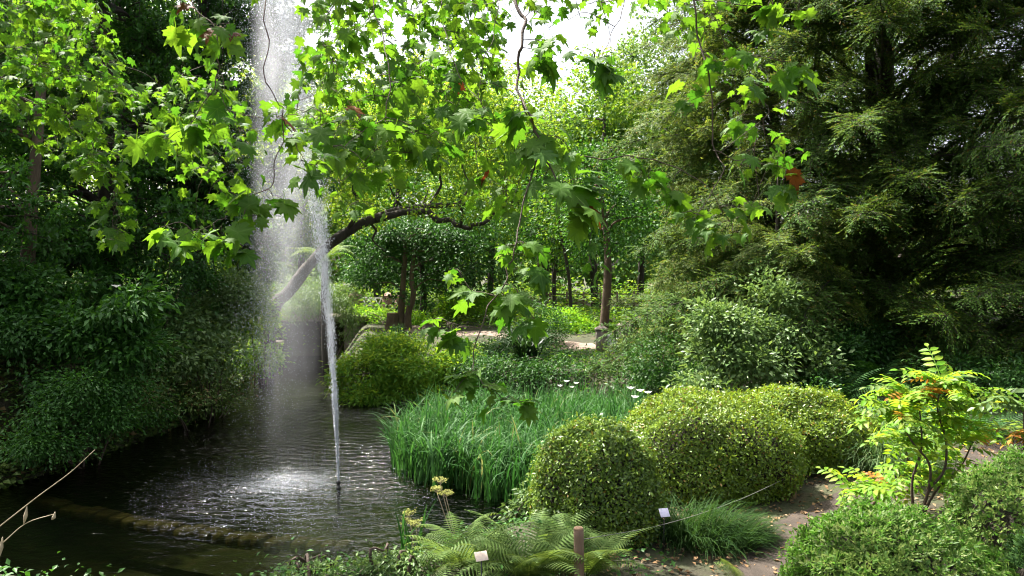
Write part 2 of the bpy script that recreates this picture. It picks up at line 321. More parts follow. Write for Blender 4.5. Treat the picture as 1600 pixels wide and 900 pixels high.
def strip(name, pts, widths, mat, dz=0.012, sub=14, across=7):
    C, Wd = smooth_path([(p[0], p[1], 0) for p in pts], widths, sub)
    T = norm(np.gradient(C, axis=0)); S = np.c_[T[:, 1], -T[:, 0]]
    t = np.linspace(-0.5, 0.5, across); rg = np.random.default_rng(len(pts) * 7)
    jit = 1 + 0.12 * np.sin(np.arange(len(C)) * 1.3) + rg.uniform(-.06, .06, len(C))
    X = C[:, 0][:, None] + S[:, 0][:, None] * t * Wd[:, None] * jit[:, None]; Y = C[:, 1][:, None] + S[:, 1][:, None] * t * Wd[:, None] * jit[:, None]
    # sit on the ground mesh: highest neighbouring ground sample
    Z = np.maximum.reduce([height(X + a, Y + b) for a in (-.1, 0, .1) for b in (-.1, 0, .1)]) + dz
    for e in (0, -1): Z[:, e] = height(X[:, e], Y[:, e]) - .03
    n = len(C); i = (np.arange(n - 1)[:, None] * across + np.arange(across - 1)).ravel()
    return tag(obj(name, mesh_np(name, np.c_[X.ravel(), Y.ravel(), Z.ravel()], np.c_[i, i + across, i + across + 1, i + 1], True), mat), kind='structure')
strip('path', [(1.4, 5.0), (2.0, 6.2), (2.55, 7.1), (3.15, 7.9), (4.2, 8.7), (5.5, 9.6), (7.5, 10.6), (10, 11)], [.75, .68, .62, .6, .66, .8, 1, 1], M['path_near'])
strip('path', [(-3.6, 27.5), (-3.3, 26.0), (-2.2, 24.8), (0.5, 23.6), (2.6, 22.4), (5, 21.6), (9, 22.5), (14, 24)], [1.2, 1.2, 1.2, 1.1, 1.2, 1.3, 1.5, 1.5], M['path'])
strip('path', [(-4.8, 33), (1, 37), (4, 38), (9, 37), (16, 40)], [2.4, 2.6, 3, 3, 3], M['path'])

# ------------------------------------------------------------------ pond water
SPL = (-3.55, 11.35)           # where the falling water lands
def water_mat():
    m = bpy.data.materials.new('pond_water'); nt, N, Lk = nodes(m)
    tc = N("ShaderNodeNewGeometry")
    def noise(sc, st, det=3.0):
        mp = N("ShaderNodeMapping"); mp.inputs["Scale"].default_value = st; Lk(tc.outputs["Position"], mp.inputs[0])
        n = N("ShaderNodeTexNoise"); n.inputs["Scale"].default_value = sc; n.inputs["Detail"].default_value = det; n.inputs["Roughness"].default_value = 0.55
        n.inputs["Distortion"].default_value = 0.6; Lk(mp.outputs[0], n.inputs[0]); return n.outputs[0]
    def math_(op, a, b=None, c=None):
        x = N("ShaderNodeMath"); x.operation = op
        for i, v in enumerate((a, b, c)):
            if v is None: continue
            if isinstance(v, (int, float)): x.inputs[i].default_value = v
            else: Lk(v, x.inputs[i])
        return x.outputs[0]
    dist = N("ShaderNodeVectorMath"); dist.operation = 'DISTANCE'; dist.inputs[1].default_value = (SPL[0] + .6, SPL[1] + 4.2, 0); Lk(tc.outputs["Position"], dist.inputs[0])
    d = dist.outputs["Value"]
    fall = N("ShaderNodeMapRange"); fall.inputs[1].default_value = 2.5; fall.inputs[2].default_value = 7.5; fall.inputs[3].default_value = 1.0; fall.inputs[4].default_value = 0.18; Lk(d, fall.inputs[0])
    rings = math_('MULTIPLY', math_('SINE', math_('MULTIPLY_ADD', d, 26.0, math_('MULTIPLY', noise(2.0, (1, 1, 1)), 6.0))), 0.10)
    h = math_('ADD', math_('ADD', math_('MULTIPLY', noise(6.0, (1, 1.5, 1), 2.0), 0.9), math_('MULTIPLY', noise(15, (1, 1.4, 1), 1.5), 0.26)), rings)
    patch = N("ShaderNodeMapRange"); patch.inputs[1].default_value = 0.35; patch.inputs[2].default_value = 0.65; patch.inputs[3].default_value = 0.45; patch.inputs[4].default_value = 1.0; Lk(noise(0.45, (1, 1, 1), 2.0), patch.inputs[0])
    h = math_('MULTIPLY', math_('MULTIPLY', h, fall.outputs[0]), patch.outputs[0])
    b = N("ShaderNodeBump"); b.inputs["Strength"].default_value = 1.0; b.inputs["Distance"].default_value = 0.10; Lk(h, b.inputs["Height"])
    fr = N("ShaderNodeFresnel"); fr.inputs[0].default_value = 1.33; Lk(b.outputs[0], fr.inputs["Normal"])
    g = N("ShaderNodeBsdfGlossy"); g.inputs["Roughness"].default_value = 0.07; g.inputs["Color"].default_value = (1, 1, 1, 1); Lk(b.outputs[0], g.inputs["Normal"])
    t = N("ShaderNodeBsdfTransparent"); t.inputs[0].default_value = (0.24, 0.26, 0.17, 1)
    mx = N("ShaderNodeMixShader"); Lk(fr.outputs[0], mx.inputs[0]); Lk(t.outputs[0], mx.inputs[1]); Lk(g.outputs[0], mx.inputs[2])
    o = N("ShaderNodeOutputMaterial"); Lk(mx.outputs[0], o.inputs[0]); return m
M['water'] = water_mat()
tag(obj('water', mesh_np('water', [(-13, 5.3, 0), (4, 5.3, 0), (4, 29, 0), (-13, 29, 0)], [(0, 1, 2, 3)]), M['water']), kind='structure')
# curved sunken stone edging under the water, a row of blocks
ledge = bpy.data.objects.new('pond_ledge', None); link(ledge); tag(ledge, kind='structure')
C, _ = smooth_path([W(60, 768, 11.2), W(150, 800, 10.5), W(250, 826, 10.0), W(350, 846, 9.65), W(450, 866, 9.4), W(560, 880, 9.25)], [1] * 6, 5)
blk = MB(); box(blk, (0, 0, 0), (0.33, 0.24, 0.16), bev=0.03); blkm = blk.mesh('ledge_block'); blkm.materials.append(M['ledge'])
rr = random.Random(3)
for i in range(len(C) - 1):
    p = C[i]; q = C[i + 1]; o = obj('ledge_block', blkm, None, ledge, (p[0], p[1], -0.24 + rr.uniform(-.03, .03)))
    o.rotation_euler = (0, 0, math.atan2(q[1] - p[1], q[0] - p[0]) + rr.uniform(-.03, .03)); o.scale = (np.linalg.norm(q[:2] - p[:2]) / 0.35, 1, 1)

# ------------------------------------------------------------------ foliage clouds and trees
def cloud(rng, blobs, n_clumps, per, cr, ll, lw, shell=0.45, out=0.5, up=0.6, droop=0.35, gap=None, gap_t=-0.35, flat=0.55):
    """leaf positions, directions and normals of clumps spread through lobes (cx,cy,cz,rx,ry,rz)"""
    B = np.array(blobs, float); wgt = (B[:, 3] * B[:, 4] * B[:, 5]) ** 0.67; wgt /= wgt.sum()
    k = rng.choice(len(B), int(n_clumps * 1.5), p=wgt)
    d = norm(rng.normal(size=(len(k), 3))); r = shell + (1 - shell) * rng.random(len(k)) ** 0.6
    lump = Noise(rng, 1.2); r = r * (1 + 0.16 * lump(d * 2.0 + B[k, :3]))
    c = B[k, :3] + d * r[:, None] * B[k, 3:6]
    if gap: 
        g = Noise(rng, gap); keep = g(c) > gap_t; c, d = c[keep], d[keep]
    c, d = c[:n_clumps], d[:n_clumps]
    n = len(c); sz = cr * rng.uniform(0.6, 1.3, n)
    o = rng.normal(size=(n, per, 3)) * 0.5; o[..., 2] *= flat
    P = c[:, None] + o * sz[:, None, None]
    D = norm(o) * 0.7 + d[:, None] * out + rng.normal(size=o.shape) * 0.35; D[..., 2] -= droop
    N = np.array([0, 0, 1.0]) * up + d[:, None] * 0.4 + rng.normal(size=o.shape) * 0.45
    P = P.reshape(-1, 3); L = ll * rng.uniform(0.6, 1.25, len(P))
    return P, D.reshape(-1, 3), N.reshape(-1, 3), L, L / ll * lw, c
def limbs(mb, rng, trunk, targets, n, r0, sub=3, rt=0.012, sides=5):
    T = np.array([tuple(p) for p in trunk], float)
    idx = rng.choice(len(targets), min(n, len(targets)), replace=False)
    for i in idx:
        t = targets[i]
        cand = [p for p in T[len(T) // 4:]] 
        dz = [np.linalg.norm((t - p) * [1, 1, 0.8]) + (3.0 if p[2] > t[2] + .2 else 0) for p in cand]
        a = cand[int(np.argmin(dz))]; v = t - a; Ln = np.linalg.norm(v)
        m1 = a + v * 0.35 + np.array([0, 0, 0.10 * Ln]) + rng.normal(size=3) * 0.05 * Ln
        m2 = a + v * 0.7 + np.array([0, 0, 0.08 * Ln]) + rng.normal(size=3) * 0.06 * Ln
        tube(mb, [a, m1, m2, t], [r0 * rng.uniform(.7, 1), r0 * .6, r0 * .35, rt], sides, sub)
def tree(name, label, cat, trunk, radii, blobs, n_clumps, per, cr, ll, lw, leaf, bark, seed, group=None, n_limbs=14, limb_r=0.06, trunk_sides=9, extra_trunks=(), **kw):
    rng = np.random.default_rng(seed); base = Vector(tuple(trunk[0]))
    root = thing(name, label, cat, base, group)
    P, D, N, L, Wd, c = cloud(rng, blobs, n_clumps, per, cr, ll, lw, **kw)
    mb = MB(); tube(mb, trunk, radii, trunk_sides, 5, 0.06, rng)
    for et, er in extra_trunks: tube(mb, et, er, trunk_sides, 5, 0.06, rng)
    C, _ = smooth_path(trunk, radii, 4)
    limbs(mb, rng, C, c, n_limbs, limb_r)
    obj('trunk', mb.mesh('trunk', base, True), M[bark], root)
    obj('crown', leaf_mesh('crown', base, rng, P, D, N, L, Wd), M[leaf], root, kind='stuff')
    return root
def shrub(name, label, base, blobs, n_clumps, per, cr, ll, lw, leaf, seed, cat='shrub', group=None, n_stems=6, bark='twig', stem_r=0.02, **kw):
    rng = np.random.default_rng(seed); base = Vector(tuple(base)); root = thing(name, label, cat, base, group)
    P, D, N, L, Wd, c = cloud(rng, blobs, n_clumps, per, cr, ll, lw, **kw)
    keep = P[:, 2] > height(P[:, 0], P[:, 1]) * 0 + min(base.z - 0.4, 0.05)
    P, D, N, L, Wd = P[keep], D[keep], N[keep], L[keep], Wd[keep]
    mb = MB()
    for i in rng.choice(len(c), min(n_stems, len(c)), replace=False):
        a = np.array(base) + np.array([rng.normal() * .12, rng.normal() * .12, -0.05]); t = c[i]; m = a + (t - a) * .5 + np.array([0, 0, .12]) + rng.normal(size=3) * .08
        tube(mb, [a, m, t], [stem_r, stem_r * .7, stem_r * .25], 5, 3)
    obj('stems', mb.mesh('stems', base, True), M[bark], root)
    obj('foliage', leaf_mesh('foliage', base, rng, P, D, N, L, Wd), M[leaf], root, kind='stuff')
    return root
def bl(px, py, Y, rx, ry, rz):
    p = W(px, py, Y); return (p.x, p.y, p.z, rx, ry, rz)
def bough_conifer(seed, leaf, L=1.9, needle=.056):
    """one drooping yew bough along +X: stem, branchlets and paired needles; shared by all boughs of that kind"""
    rng = np.random.default_rng(seed); n = 12; t = np.linspace(0, 1, n); C = np.c_[L * t, np.cumsum(rng.normal(size=n) * .02), .20 * L * t - .28 * L * t ** 2.0]; mb = MB()
    tube(mb, [C[0], C[4], C[8], C[11]], [.012, .008, .005, .002], 4, 2); PP, DD, NN = [], [], []
    for j in range(125):
        u = rng.uniform(.06, 1.0); f = u * (n - 1); i = min(int(f), n - 2); p = C[i] + (C[i + 1] - C[i]) * (f - i); tg = norm(C[i + 1] - C[i]); sg = 1 if j % 2 else -1
        l = rng.uniform(.18, .60) * (1.15 - .5 * u); bd = tg * rng.uniform(.2, 1.0) + np.array([0, sg * rng.uniform(.2, 1.0), -rng.uniform(-.55, .65)]); bd /= np.linalg.norm(bd); m = max(5, int(l / .036)); ss = (np.arange(m) + .5) / m
        q = p + bd * l * ss[:, None]; q[:, 2] -= .22 * l * ss ** 2; sd = np.cross(bd, [0, 0, 1.0]); sd /= np.linalg.norm(sd) + 1e-6
        tube(mb, [p, q[m // 2], q[-1]], [.003, .0025, .0015], 3, 1)
        for g in (-1, 1): PP.append(q); DD.append(bd * .8 + sd * g * .75 + rng.normal(size=(m, 3)) * .2 - np.array([0, 0, .15])); NN.append(np.array([0, 0, 1.0]) + rng.normal(size=(m, 3)) * .4)
    P = np.concatenate(PP); Ln = needle * rng.uniform(.7, 1.35, len(P)); V, F = leaf_geo(P, np.concatenate(DD), np.concatenate(NN), Ln, Ln * .34, .12)
    return two_mat('bough', V, F, np.repeat(rng.random(len(P)), 2), mb, leaf)
def bough_broad(seed, leaf, L=1.1, ll=.11, lw=.5, n_tw=20, per=13, droop=.5):
    """one leafy bough along +X with twigs"""
    rng = np.random.default_rng(seed); n = 8; t = np.linspace(0, 1, n); C = np.c_[L * t, np.cumsum(rng.normal(size=n) * .025), .12 * L * t - .3 * L * t ** 2 * droop]; mb = MB()
    tube(mb, [C[0], C[3], C[5], C[7]], [.018, .012, .008, .004], 4, 2); PP, DD, NN = [], [], []
    for j in range(n_tw):
        u = rng.uniform(.15, 1.0); f = u * (n - 1); i = min(int(f), n - 2); p = C[i] + (C[i + 1] - C[i]) * (f - i); bd = norm(np.array([rng.uniform(.1, 1.0), rng.normal() * .9, rng.normal() * .6])); l = rng.uniform(.2, .55) * (1.15 - .5 * u); e = p + bd * l - np.array([0, 0, .2 * l * droop])
        tube(mb, [p, (p + e) * .5 + [0, 0, .03], e], [.006, .004, .002], 3, 1); q = p + (e - p) * (rng.random(per) ** .6)[:, None] + rng.normal(size=(per, 3)) * .035
        PP.append(q); DD.append(bd * .6 + rng.normal(size=(per, 3)) * .6 - np.array([0, 0, droop * .7])); NN.append(np.array([0, 0, 1.0]) + rng.normal(size=(per, 3)) * .5)
    P = np.concatenate(PP); Ln = ll * rng.uniform(.6, 1.3, len(P)); V, F = leaf_geo(P, np.concatenate(DD), np.concatenate(NN), Ln, Ln * lw, .2, .1)
    return two_mat('bough', V, F, np.repeat(rng.random(len(P)), 2), mb, leaf)
def two_mat(name, V, F, R, mb, leaf, bark='bark_dark'):
    Vr = np.concatenate(mb.V); Fr = np.concatenate(mb.F); me = mesh_np(name, np.vstack([V, Vr]), np.vstack([F, Fr + len(V)]), False, np.concatenate([R, np.full(len(Fr), .5)]))
    me.materials.append(M[leaf]); me.materials.append(M[bark]); me.polygons.foreach_set("material_index", np.concatenate([np.zeros(len(F), np.int32), np.ones(len(Fr), np.int32)])); return me
def place_bough(root, base, me, p, d, s, rng):
    az = math.atan2(d[1], d[0]); el = math.atan2(d[2], math.hypot(d[0], d[1])); o = obj('bough', me, None, root, Vector(tuple(p)) - base)
    o.rotation_euler = (Matrix.Rotation(az, 3, 'Z') @ Matrix.Rotation(-el, 3, 'Y') @ Matrix.Rotation(rng.normal() * .35, 3, 'X')).to_euler(); o.scale = (s, s, s)
BOUGHS = {}
def conifer(name, label, base, H, R, n_br, leaf, seed, zmin=0.4, lean=(0, 0), bark='bark_dark', power=0.8, group=None, face=-1.9, size=1.0, facing=.5, fill=0):
    rng = np.random.default_rng(seed); base = Vector(tuple(base)); root = thing(name, label, 'tree', base, group)
    if leaf not in BOUGHS: BOUGHS[leaf] = [bough_conifer(900 + i + len(leaf), leaf) for i in range(6)]
    top = base + Vector((lean[0], lean[1], H)); trunk = [base - Vector((0, 0, .2)), base.lerp(top, .3) + Vector((.1, .05, 0)), base.lerp(top, .65), top]
    mb = MB(); tube(mb, trunk, [R * .05, R * .04, R * .025, .01], 9, 5, .05, rng)
    for k in range(3):
        a = base.lerp(top, .10 + .06 * k); ang = rng.uniform(0, 6.28); e = a + Vector((math.cos(ang) * R * .35, math.sin(ang) * R * .35, H * .45)); tube(mb, [a, a.lerp(e, .4) + Vector((math.cos(ang) * .25, math.sin(ang) * .25, 0)), e], [R * .022, R * .016, .015], 7, 4)
    for b in range(n_br):
        while True:
            t = rng.random(); Rz = R * max(.1, (1 - t) ** power)
            if rng.random() < (Rz / R) ** .6: break
        az = face + rng.normal() * .75 if rng.random() < facing else rng.uniform(0, 6.283); z = zmin + t * (H - zmin)
        r = Rz * (rng.uniform(.35, .95) ** .7) * rng.uniform(.85, 1.1); d = np.array([math.cos(az), math.sin(az), rng.normal() * .18 - .1]); a = np.array(base.lerp(top, z / H)); p = a + np.array([d[0], d[1], 0]) * max(0, r - .7) + np.array([0, 0, rng.normal() * .15])
        p[2] = max(p[2], gz(p[0], p[1]) + .35)
        if b % 2 == 0 and r > 1: tube(mb, [a - np.array([0, 0, .25 * r]), (a + p) * .5 + np.array([0, 0, .02 * r]), p], [.02 + .008 * r, .012 + .006 * r, .014], 5, 3)
        place_bough(root, base, BOUGHS[leaf][b % 6], p, d, size * rng.uniform(.7, 1.25), rng)
    if fill:       # short inner sprays that close the crown
        nf = fill * 12; t = rng.random(fill); az = np.where(rng.random(fill) < .6, face + rng.normal(size=fill) * .8, rng.uniform(0, 6.283, fill)); r = R * np.maximum(.1, (1 - t) ** power) * rng.uniform(.3, .92, fill)
        c = np.array(base) + np.c_[np.cos(az) * r, np.sin(az) * r, zmin + t * (H - zmin)]; o = rng.normal(size=(fill, 12, 3)) * [.24, .24, .13]; P = (c[:, None] + o).reshape(-1, 3); D = norm(o).reshape(-1, 3) * .6 + rng.normal(size=(nf, 3)) * .3 + np.repeat(np.c_[np.cos(az), np.sin(az), az * 0 - .2], 12, 0) * .5
        L = .10 * rng.uniform(.6, 1.3, nf); k = P[:, 2] > base.z + .3; obj('inner_sprays', leaf_mesh('inner_sprays', base, rng, P[k], D[k], (np.array([0, 0, 1.]) + rng.normal(size=(nf, 3)) * .5)[k], L[k], L[k] * .36, .12), M[leaf], root, kind='stuff')
    obj('trunk', mb.mesh('trunk', base, True), M[bark], root)
    return root
def bough_tree(name, label, trunk, radii, blobs, n, leaf, bark, seed, size=1.0, cat='tree', group=None):
    rng = np.random.default_rng(seed); base = Vector(tuple(trunk[0])); root = thing(name, label, cat, base, group)
    if 'b' + leaf not in BOUGHS: BOUGHS['b' + leaf] = [bough_broad(950 + i + len(leaf), leaf) for i in range(6)]
    B = np.array(blobs, float); w = (B[:, 3] * B[:, 4] * B[:, 5]) ** .67; w /= w.sum(); mb = MB(); tube(mb, trunk, radii, 9, 5, .06, rng); C, _ = smooth_path(trunk, radii, 4); tg = []
    for i in range(n):
        b = B[rng.choice(len(B), p=w)]; d = norm(rng.normal(size=3)); d[1] -= .25; d = norm(d); p = b[:3] + d * b[3:6] * (rng.uniform(.2, 1.0) ** .6) - d * .5; tg.append(p); dd = d + np.array([0, 0, .1]); dd[2] *= .6
        place_bough(root, base, BOUGHS['b' + leaf][i % 6], p, dd, size * rng.uniform(.7, 1.25), rng)
    limbs(mb, rng, C, np.array(tg), max(10, n // 4), radii[0] * .28, rt=.014)
    obj('trunk', mb.mesh('trunk', base, True), M[bark], root); return root

# ---- far wood that reads as one mass
rng = np.random.default_rng(11)
bb = []
for x in np.linspace(-38, 42, 22): bb.append((x + rng.normal(), 56 + rng.normal() * 4, rng.uniform(3.5, 5.5), 3.6, 3.2, rng.uniform(4, 6.5)))
P, D, N, L, Wd, c = cloud(rng, bb, 4200, 9, 0.9, 0.6, 0.38, shell=.2)
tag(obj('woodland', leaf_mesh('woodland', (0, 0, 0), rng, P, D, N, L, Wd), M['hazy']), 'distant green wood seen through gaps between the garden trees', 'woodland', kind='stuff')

# ---- trees behind the path
def far_tree(label, px, Y, htop_py, rx, leaf, seed, n=950, name='garden_tree', tw=0.10, bark='bark_dark', low=0.28, ll=0.15, lobes=6, gap_t=-0.45, per=11):
    r = random.Random(seed); p = W(px, 420, Y); b = on(p.x, Y); top = W(px, htop_py, Y).z; H = top - b.z
    tr = [b - Vector((0, 0, .2)), b + Vector((r.uniform(-.2, .2), r.uniform(-.2, .2), H * .3)), b + Vector((r.uniform(-.5, .5), r.uniform(-.4, .4), H * .6)), b + Vector((r.uniform(-.6, .6), r.uniform(-.4, .4), H * .92))]
    bb = [(b.x, Y, b.z + H * .7, rx * .75, rx * .75, H * .3)]
    for k in range(lobes):
        a = r.uniform(0, 6.28); zz = r.uniform(low, .85); q = rx * r.uniform(.35, .75) * (1.15 - abs(zz - .5))
        bb.append((b.x + math.cos(a) * q, Y + math.sin(a) * q, b.z + H * zz, rx * r.uniform(.35, .6), rx * r.uniform(.35, .6), H * r.uniform(.1, .18)))
    return tree(name, label, 'tree', tr, [tw * 1.25, tw, tw * .7, .02], bb, n, per, 0.5, ll, ll * .6, leaf, bark, seed, n_limbs=22, limb_r=tw * .5, gap=1.1, gap_t=gap_t)
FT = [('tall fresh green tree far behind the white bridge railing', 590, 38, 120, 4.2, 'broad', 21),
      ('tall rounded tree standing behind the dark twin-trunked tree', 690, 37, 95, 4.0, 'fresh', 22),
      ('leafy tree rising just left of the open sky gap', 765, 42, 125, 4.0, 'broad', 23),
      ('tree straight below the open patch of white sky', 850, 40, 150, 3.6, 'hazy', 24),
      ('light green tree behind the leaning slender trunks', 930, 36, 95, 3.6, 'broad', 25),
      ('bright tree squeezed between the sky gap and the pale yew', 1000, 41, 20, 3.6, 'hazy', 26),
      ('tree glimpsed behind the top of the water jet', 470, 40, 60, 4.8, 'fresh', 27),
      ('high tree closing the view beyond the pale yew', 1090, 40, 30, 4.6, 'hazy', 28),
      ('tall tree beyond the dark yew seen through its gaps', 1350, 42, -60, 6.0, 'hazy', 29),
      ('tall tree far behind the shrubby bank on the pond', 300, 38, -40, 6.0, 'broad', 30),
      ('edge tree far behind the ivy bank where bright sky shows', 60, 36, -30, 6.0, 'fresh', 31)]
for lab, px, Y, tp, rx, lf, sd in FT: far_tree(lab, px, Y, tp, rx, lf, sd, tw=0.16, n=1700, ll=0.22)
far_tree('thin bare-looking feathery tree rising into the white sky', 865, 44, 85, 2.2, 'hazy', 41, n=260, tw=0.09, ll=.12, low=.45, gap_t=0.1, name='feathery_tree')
far_tree('dark glossy evergreen tree with twin brown trunks behind the stump', 660, 28.5, 268, 3.4, 'evergreen', 42, n=1900, tw=0.12, ll=.14, low=.22, lobes=15, gap_t=-.15, name='evergreen_tree')
far_tree('slender tree between the evergreen and the tall hanging leaf spray', 745, 30, 230, 2.2, 'broad', 43, n=520, tw=.07, ll=.14, low=.45, name='slender_tree')
far_tree('slim dark tree standing left of the stone gate pillars', 868, 29, 240, 2.0, 'laurel', 44, n=520, tw=.075, ll=.13, low=.45, name='slender_tree')
far_tree('thin leaning tree close beside the slim dark tree', 893, 27, 250, 1.6, 'broad', 45, n=380, tw=.06, ll=.13, low=.5, name='slender_tree')
far_tree('stout-trunked tree standing directly behind the stone gate pillars', 942, 24, 215, 2.2, 'laurel', 46, n=900, tw=.13, ll=.13, low=.5, name='pillar_tree', bark='bark_brown')

# ---- leaning tree over the end of the pond, its bare limbs plain to see
rng = np.random.default_rng(50)
oak_path = [W(425, 492, 22), W(455, 452, 22), W(485, 412, 22), W(520, 378, 22), W(565, 350, 22), W(620, 330, 22.3), W(680, 322, 22.8), W(735, 318, 23.4)]
base = oak_path[0]; gb = on(base.x - .25, 22.0); oak = thing('leaning_tree', 'dark tree leaning over the pond behind the fountain with long bare limbs', 'tree', gb)
mb = MB(); tube(mb, [gb - Vector((0, 0, .2))] + oak_path, [.27, .19, .18, .15, .155, .135, .12, .09, .05], 11, 6, .13, rng)
obj('trunk', mb.mesh('trunk', gb, True), M['bark_dark'], oak)
for pts, r0 in [([(585, 342, 22.1), (650, 331, 21.8), (700, 345, 21.6), (730, 357, 21.5), (765, 345, 21.5), (785, 318, 21.5), (792, 285, 21.5)], .12),
                ([(620, 330, 22.3), (625, 300, 22.4), (618, 260, 22.5), (630, 220, 22.7)], .08), ([(670, 322, 22.8), (690, 290, 22.8), (685, 250, 22.9), (700, 215, 23)], .06),
                ([(545, 362, 22), (560, 330, 21.6), (550, 295, 21.3), (565, 260, 21.2)], .07), ([(720, 354, 21.5), (722, 320, 21.3), (735, 285, 21.2), (720, 250, 21)], .05),
                ([(585, 343, 22.1), (585, 372, 22.4), (600, 395, 22.6)], .05)]:
    mb = MB(); pp = [W(*p) for p in pts]; C, _ = smooth_path(pp, [1] * len(pp), 3); C = C + np.r_[np.zeros((1, 3)), rng.normal(size=(len(C) - 1, 3)) * .05]; tube(mb, C, list(np.linspace(r0, .012, len(C)) * rng.uniform(.85, 1.15, len(C))), 8, 3, .14, rng); obj('limb', mb.mesh('limb', gb, True), M['bark_dark'], oak)
P, D, N, L, Wd, c = cloud(rng, [bl(570, 250, 21.5, 1.5, 1.5, .9), bl(660, 230, 22.5, 1.6, 1.6, .9), bl(740, 240, 22, 1.4, 1.4, .9), bl(790, 280, 21.5, .9, 1.1, .7), bl(620, 190, 23, 2, 1.6, .8),
                               bl(560, 330, 22.5, .9, .9, .6), bl(510, 280, 22, 1.2, 1.2, .9), bl(700, 180, 23, 1.8, 1.6, .8), bl(820, 220, 22.5, 1.2, 1.2, .8), bl(460, 230, 22, 1.3, 1.3, 1.0), bl(540, 200, 22.5, 1.4, 1.2, .9), bl(690, 120, 23.5, 1.9, 1.6, .9), bl(790, 150, 23.2, 1.7, 1.5, .8), bl(650, 318, 21.3, .8, .5, .35), bl(725, 325, 21.0, .7, .5, .4), bl(575, 330, 21.3, .6, .5, .35)],
                         2200, 11, .42, .11, .066, gap=.9, gap_t=-.3)
obj('crown', leaf_mesh('crown', gb, rng, P, D, N, L, Wd), M['fresh'], oak, kind='stuff')

# ---- left bank
def ltree(label, px, Y, blobs, leaf, seed, n, size=1.0, bark='bark_dark', lean=(0, 0), H=10, tw=.2, name='bank_tree'):
    p = W(px, 420, Y); b = on(p.x, Y); tr = [b - Vector((0, 0, .2)), b + Vector((lean[0] * .3, lean[1] * .3, H * .3)), b + Vector((lean[0] * .7, lean[1] * .6, H * .65)), b + Vector((lean[0], lean[1], H))]
    return bough_tree(name, label, tr, [tw * 1.3, tw, tw * .7, .04], blobs, n, leaf, bark, seed, size)
ltree('tall dark evergreen on the left bank behind the hanging lime leaves', 170, 16.5, [bl(90, 300, 16, 2.0, 1.8, 1.4), bl(200, 360, 16, 1.5, 1.5, 1.2), bl(60, 120, 17, 2.2, 2, 1.5), bl(190, 180, 17, 1.8, 1.8, 1.5), bl(130, 20, 17.5, 2.4, 2, 1.3), bl(20, 420, 15.5, 1.5, 1.5, 1.0), bl(120, 430, 15.5, 1.5, 1.3, .9), bl(150, -120, 18, 2.4, 2.2, 1.3)],
      'laurel', 61, 300, 1.15)
ltree('big dark tree on the left bank beside the falling spray', 300, 20, [bl(330, 380, 19.5, 1.6, 1.5, 1.2), bl(280, 290, 19.5, 1.7, 1.6, 1.3), bl(370, 280, 20, 1.4, 1.4, 1.3), bl(300, 170, 20, 1.8, 1.7, 1.4), bl(395, 190, 20.5, 1.2, 1.2, 1.2), bl(240, 90, 20.5, 2.0, 1.8, 1.3), bl(350, 80, 21, 1.8, 1.8, 1.3), bl(300, -40, 21, 2.4, 2, 1.4), bl(400, 380, 20, .9, 1.0, 1.0), bl(405, 60, 21, 1.0, 1.2, 1.2)],
      'evergreen', 62, 300, 1.2, lean=(.6, -.3), H=11, tw=.26)
ltree('light-leaved tree with a leaning trunk at the far left edge', 30, 13.5, [bl(-40, 330, 13, 1.2, 1.2, 1.2), bl(-60, 180, 13.5, 1.3, 1.3, 1.2), bl(10, 40, 14, 1.3, 1.2, .8), bl(-20, 450, 13, 1.0, 1.0, .7)], 'laurel', 63, 110, .9, bark='bark_brown', lean=(.5, .2), H=7, tw=.12, name='leaning_trunk_tree')
def bank_shrub(label, px, Y, blobs, leaf, seed, n, ll=.10, **kw):
    blobs = [b2 for b in blobs for b2 in ((*b[:3], b[3] * .8, b[4] * .8, b[5] * .8), (b[0] + b[3] * .55 * math.sin(seed + b[0] * 9), b[1] - b[4] * .3, b[2] + b[5] * .55 * math.cos(seed * 3 + b[0] * 7), b[3] * .5, b[4] * .5, b[5] * .55))]
    p = W(px, 420, Y); return shrub('bank_shrub', label, on(p.x, Y), blobs, n, 11, .32, ll, ll * .42, leaf, seed, group='shrubs massed on the left bank', gap=.75, gap_t=-.12, **kw)
bank_shrub('broad laurel shrub on the left bank, lightest of its mass', 150, 13.2, [bl(170, 480, 12.8, .9, .8, .55), bl(100, 520, 12.8, .9, .8, .5), bl(50, 460, 13, .9, .8, .6), bl(210, 540, 12.9, .6, .6, .4)], 'laurel', 71, 800, ll=.145)
bank_shrub('tall dark shrub on the left bank left of the laurel', 10, 12.6, [bl(0, 540, 12.3, .8, .8, .6), bl(-30, 420, 12.6, .9, .9, .8), bl(60, 590, 12.3, .7, .6, .35)], 'evergreen', 72, 600)
bank_shrub('shrub with pale leaves overhanging the water on the left bank', 330, 16.5, [bl(310, 500, 16, 1.0, 1.0, .7), bl(350, 560, 16, .85, .8, .5), bl(265, 560, 15, .9, .8, .5), bl(370, 470, 17, .8, .9, .8)], 'silver', 73, 1100, ll=.115)
bank_shrub('dark shrub between the laurel and the overhanging shrub', 240, 15.5, [bl(240, 450, 15.5, 1.0, 1.0, .9), bl(290, 420, 16, .9, .9, .8), bl(220, 540, 14.5, .8, .8, .5)], 'evergreen', 74, 800)
bank_shrub('shrub hanging over the far end of the left bank behind the spray', 400, 21, [bl(395, 500, 20.5, .8, 1.2, .9), bl(380, 430, 20.5, 1.0, 1.2, .9), bl(405, 560, 21, .7, .9, .5)], 'broad', 75, 800, ll=.12)
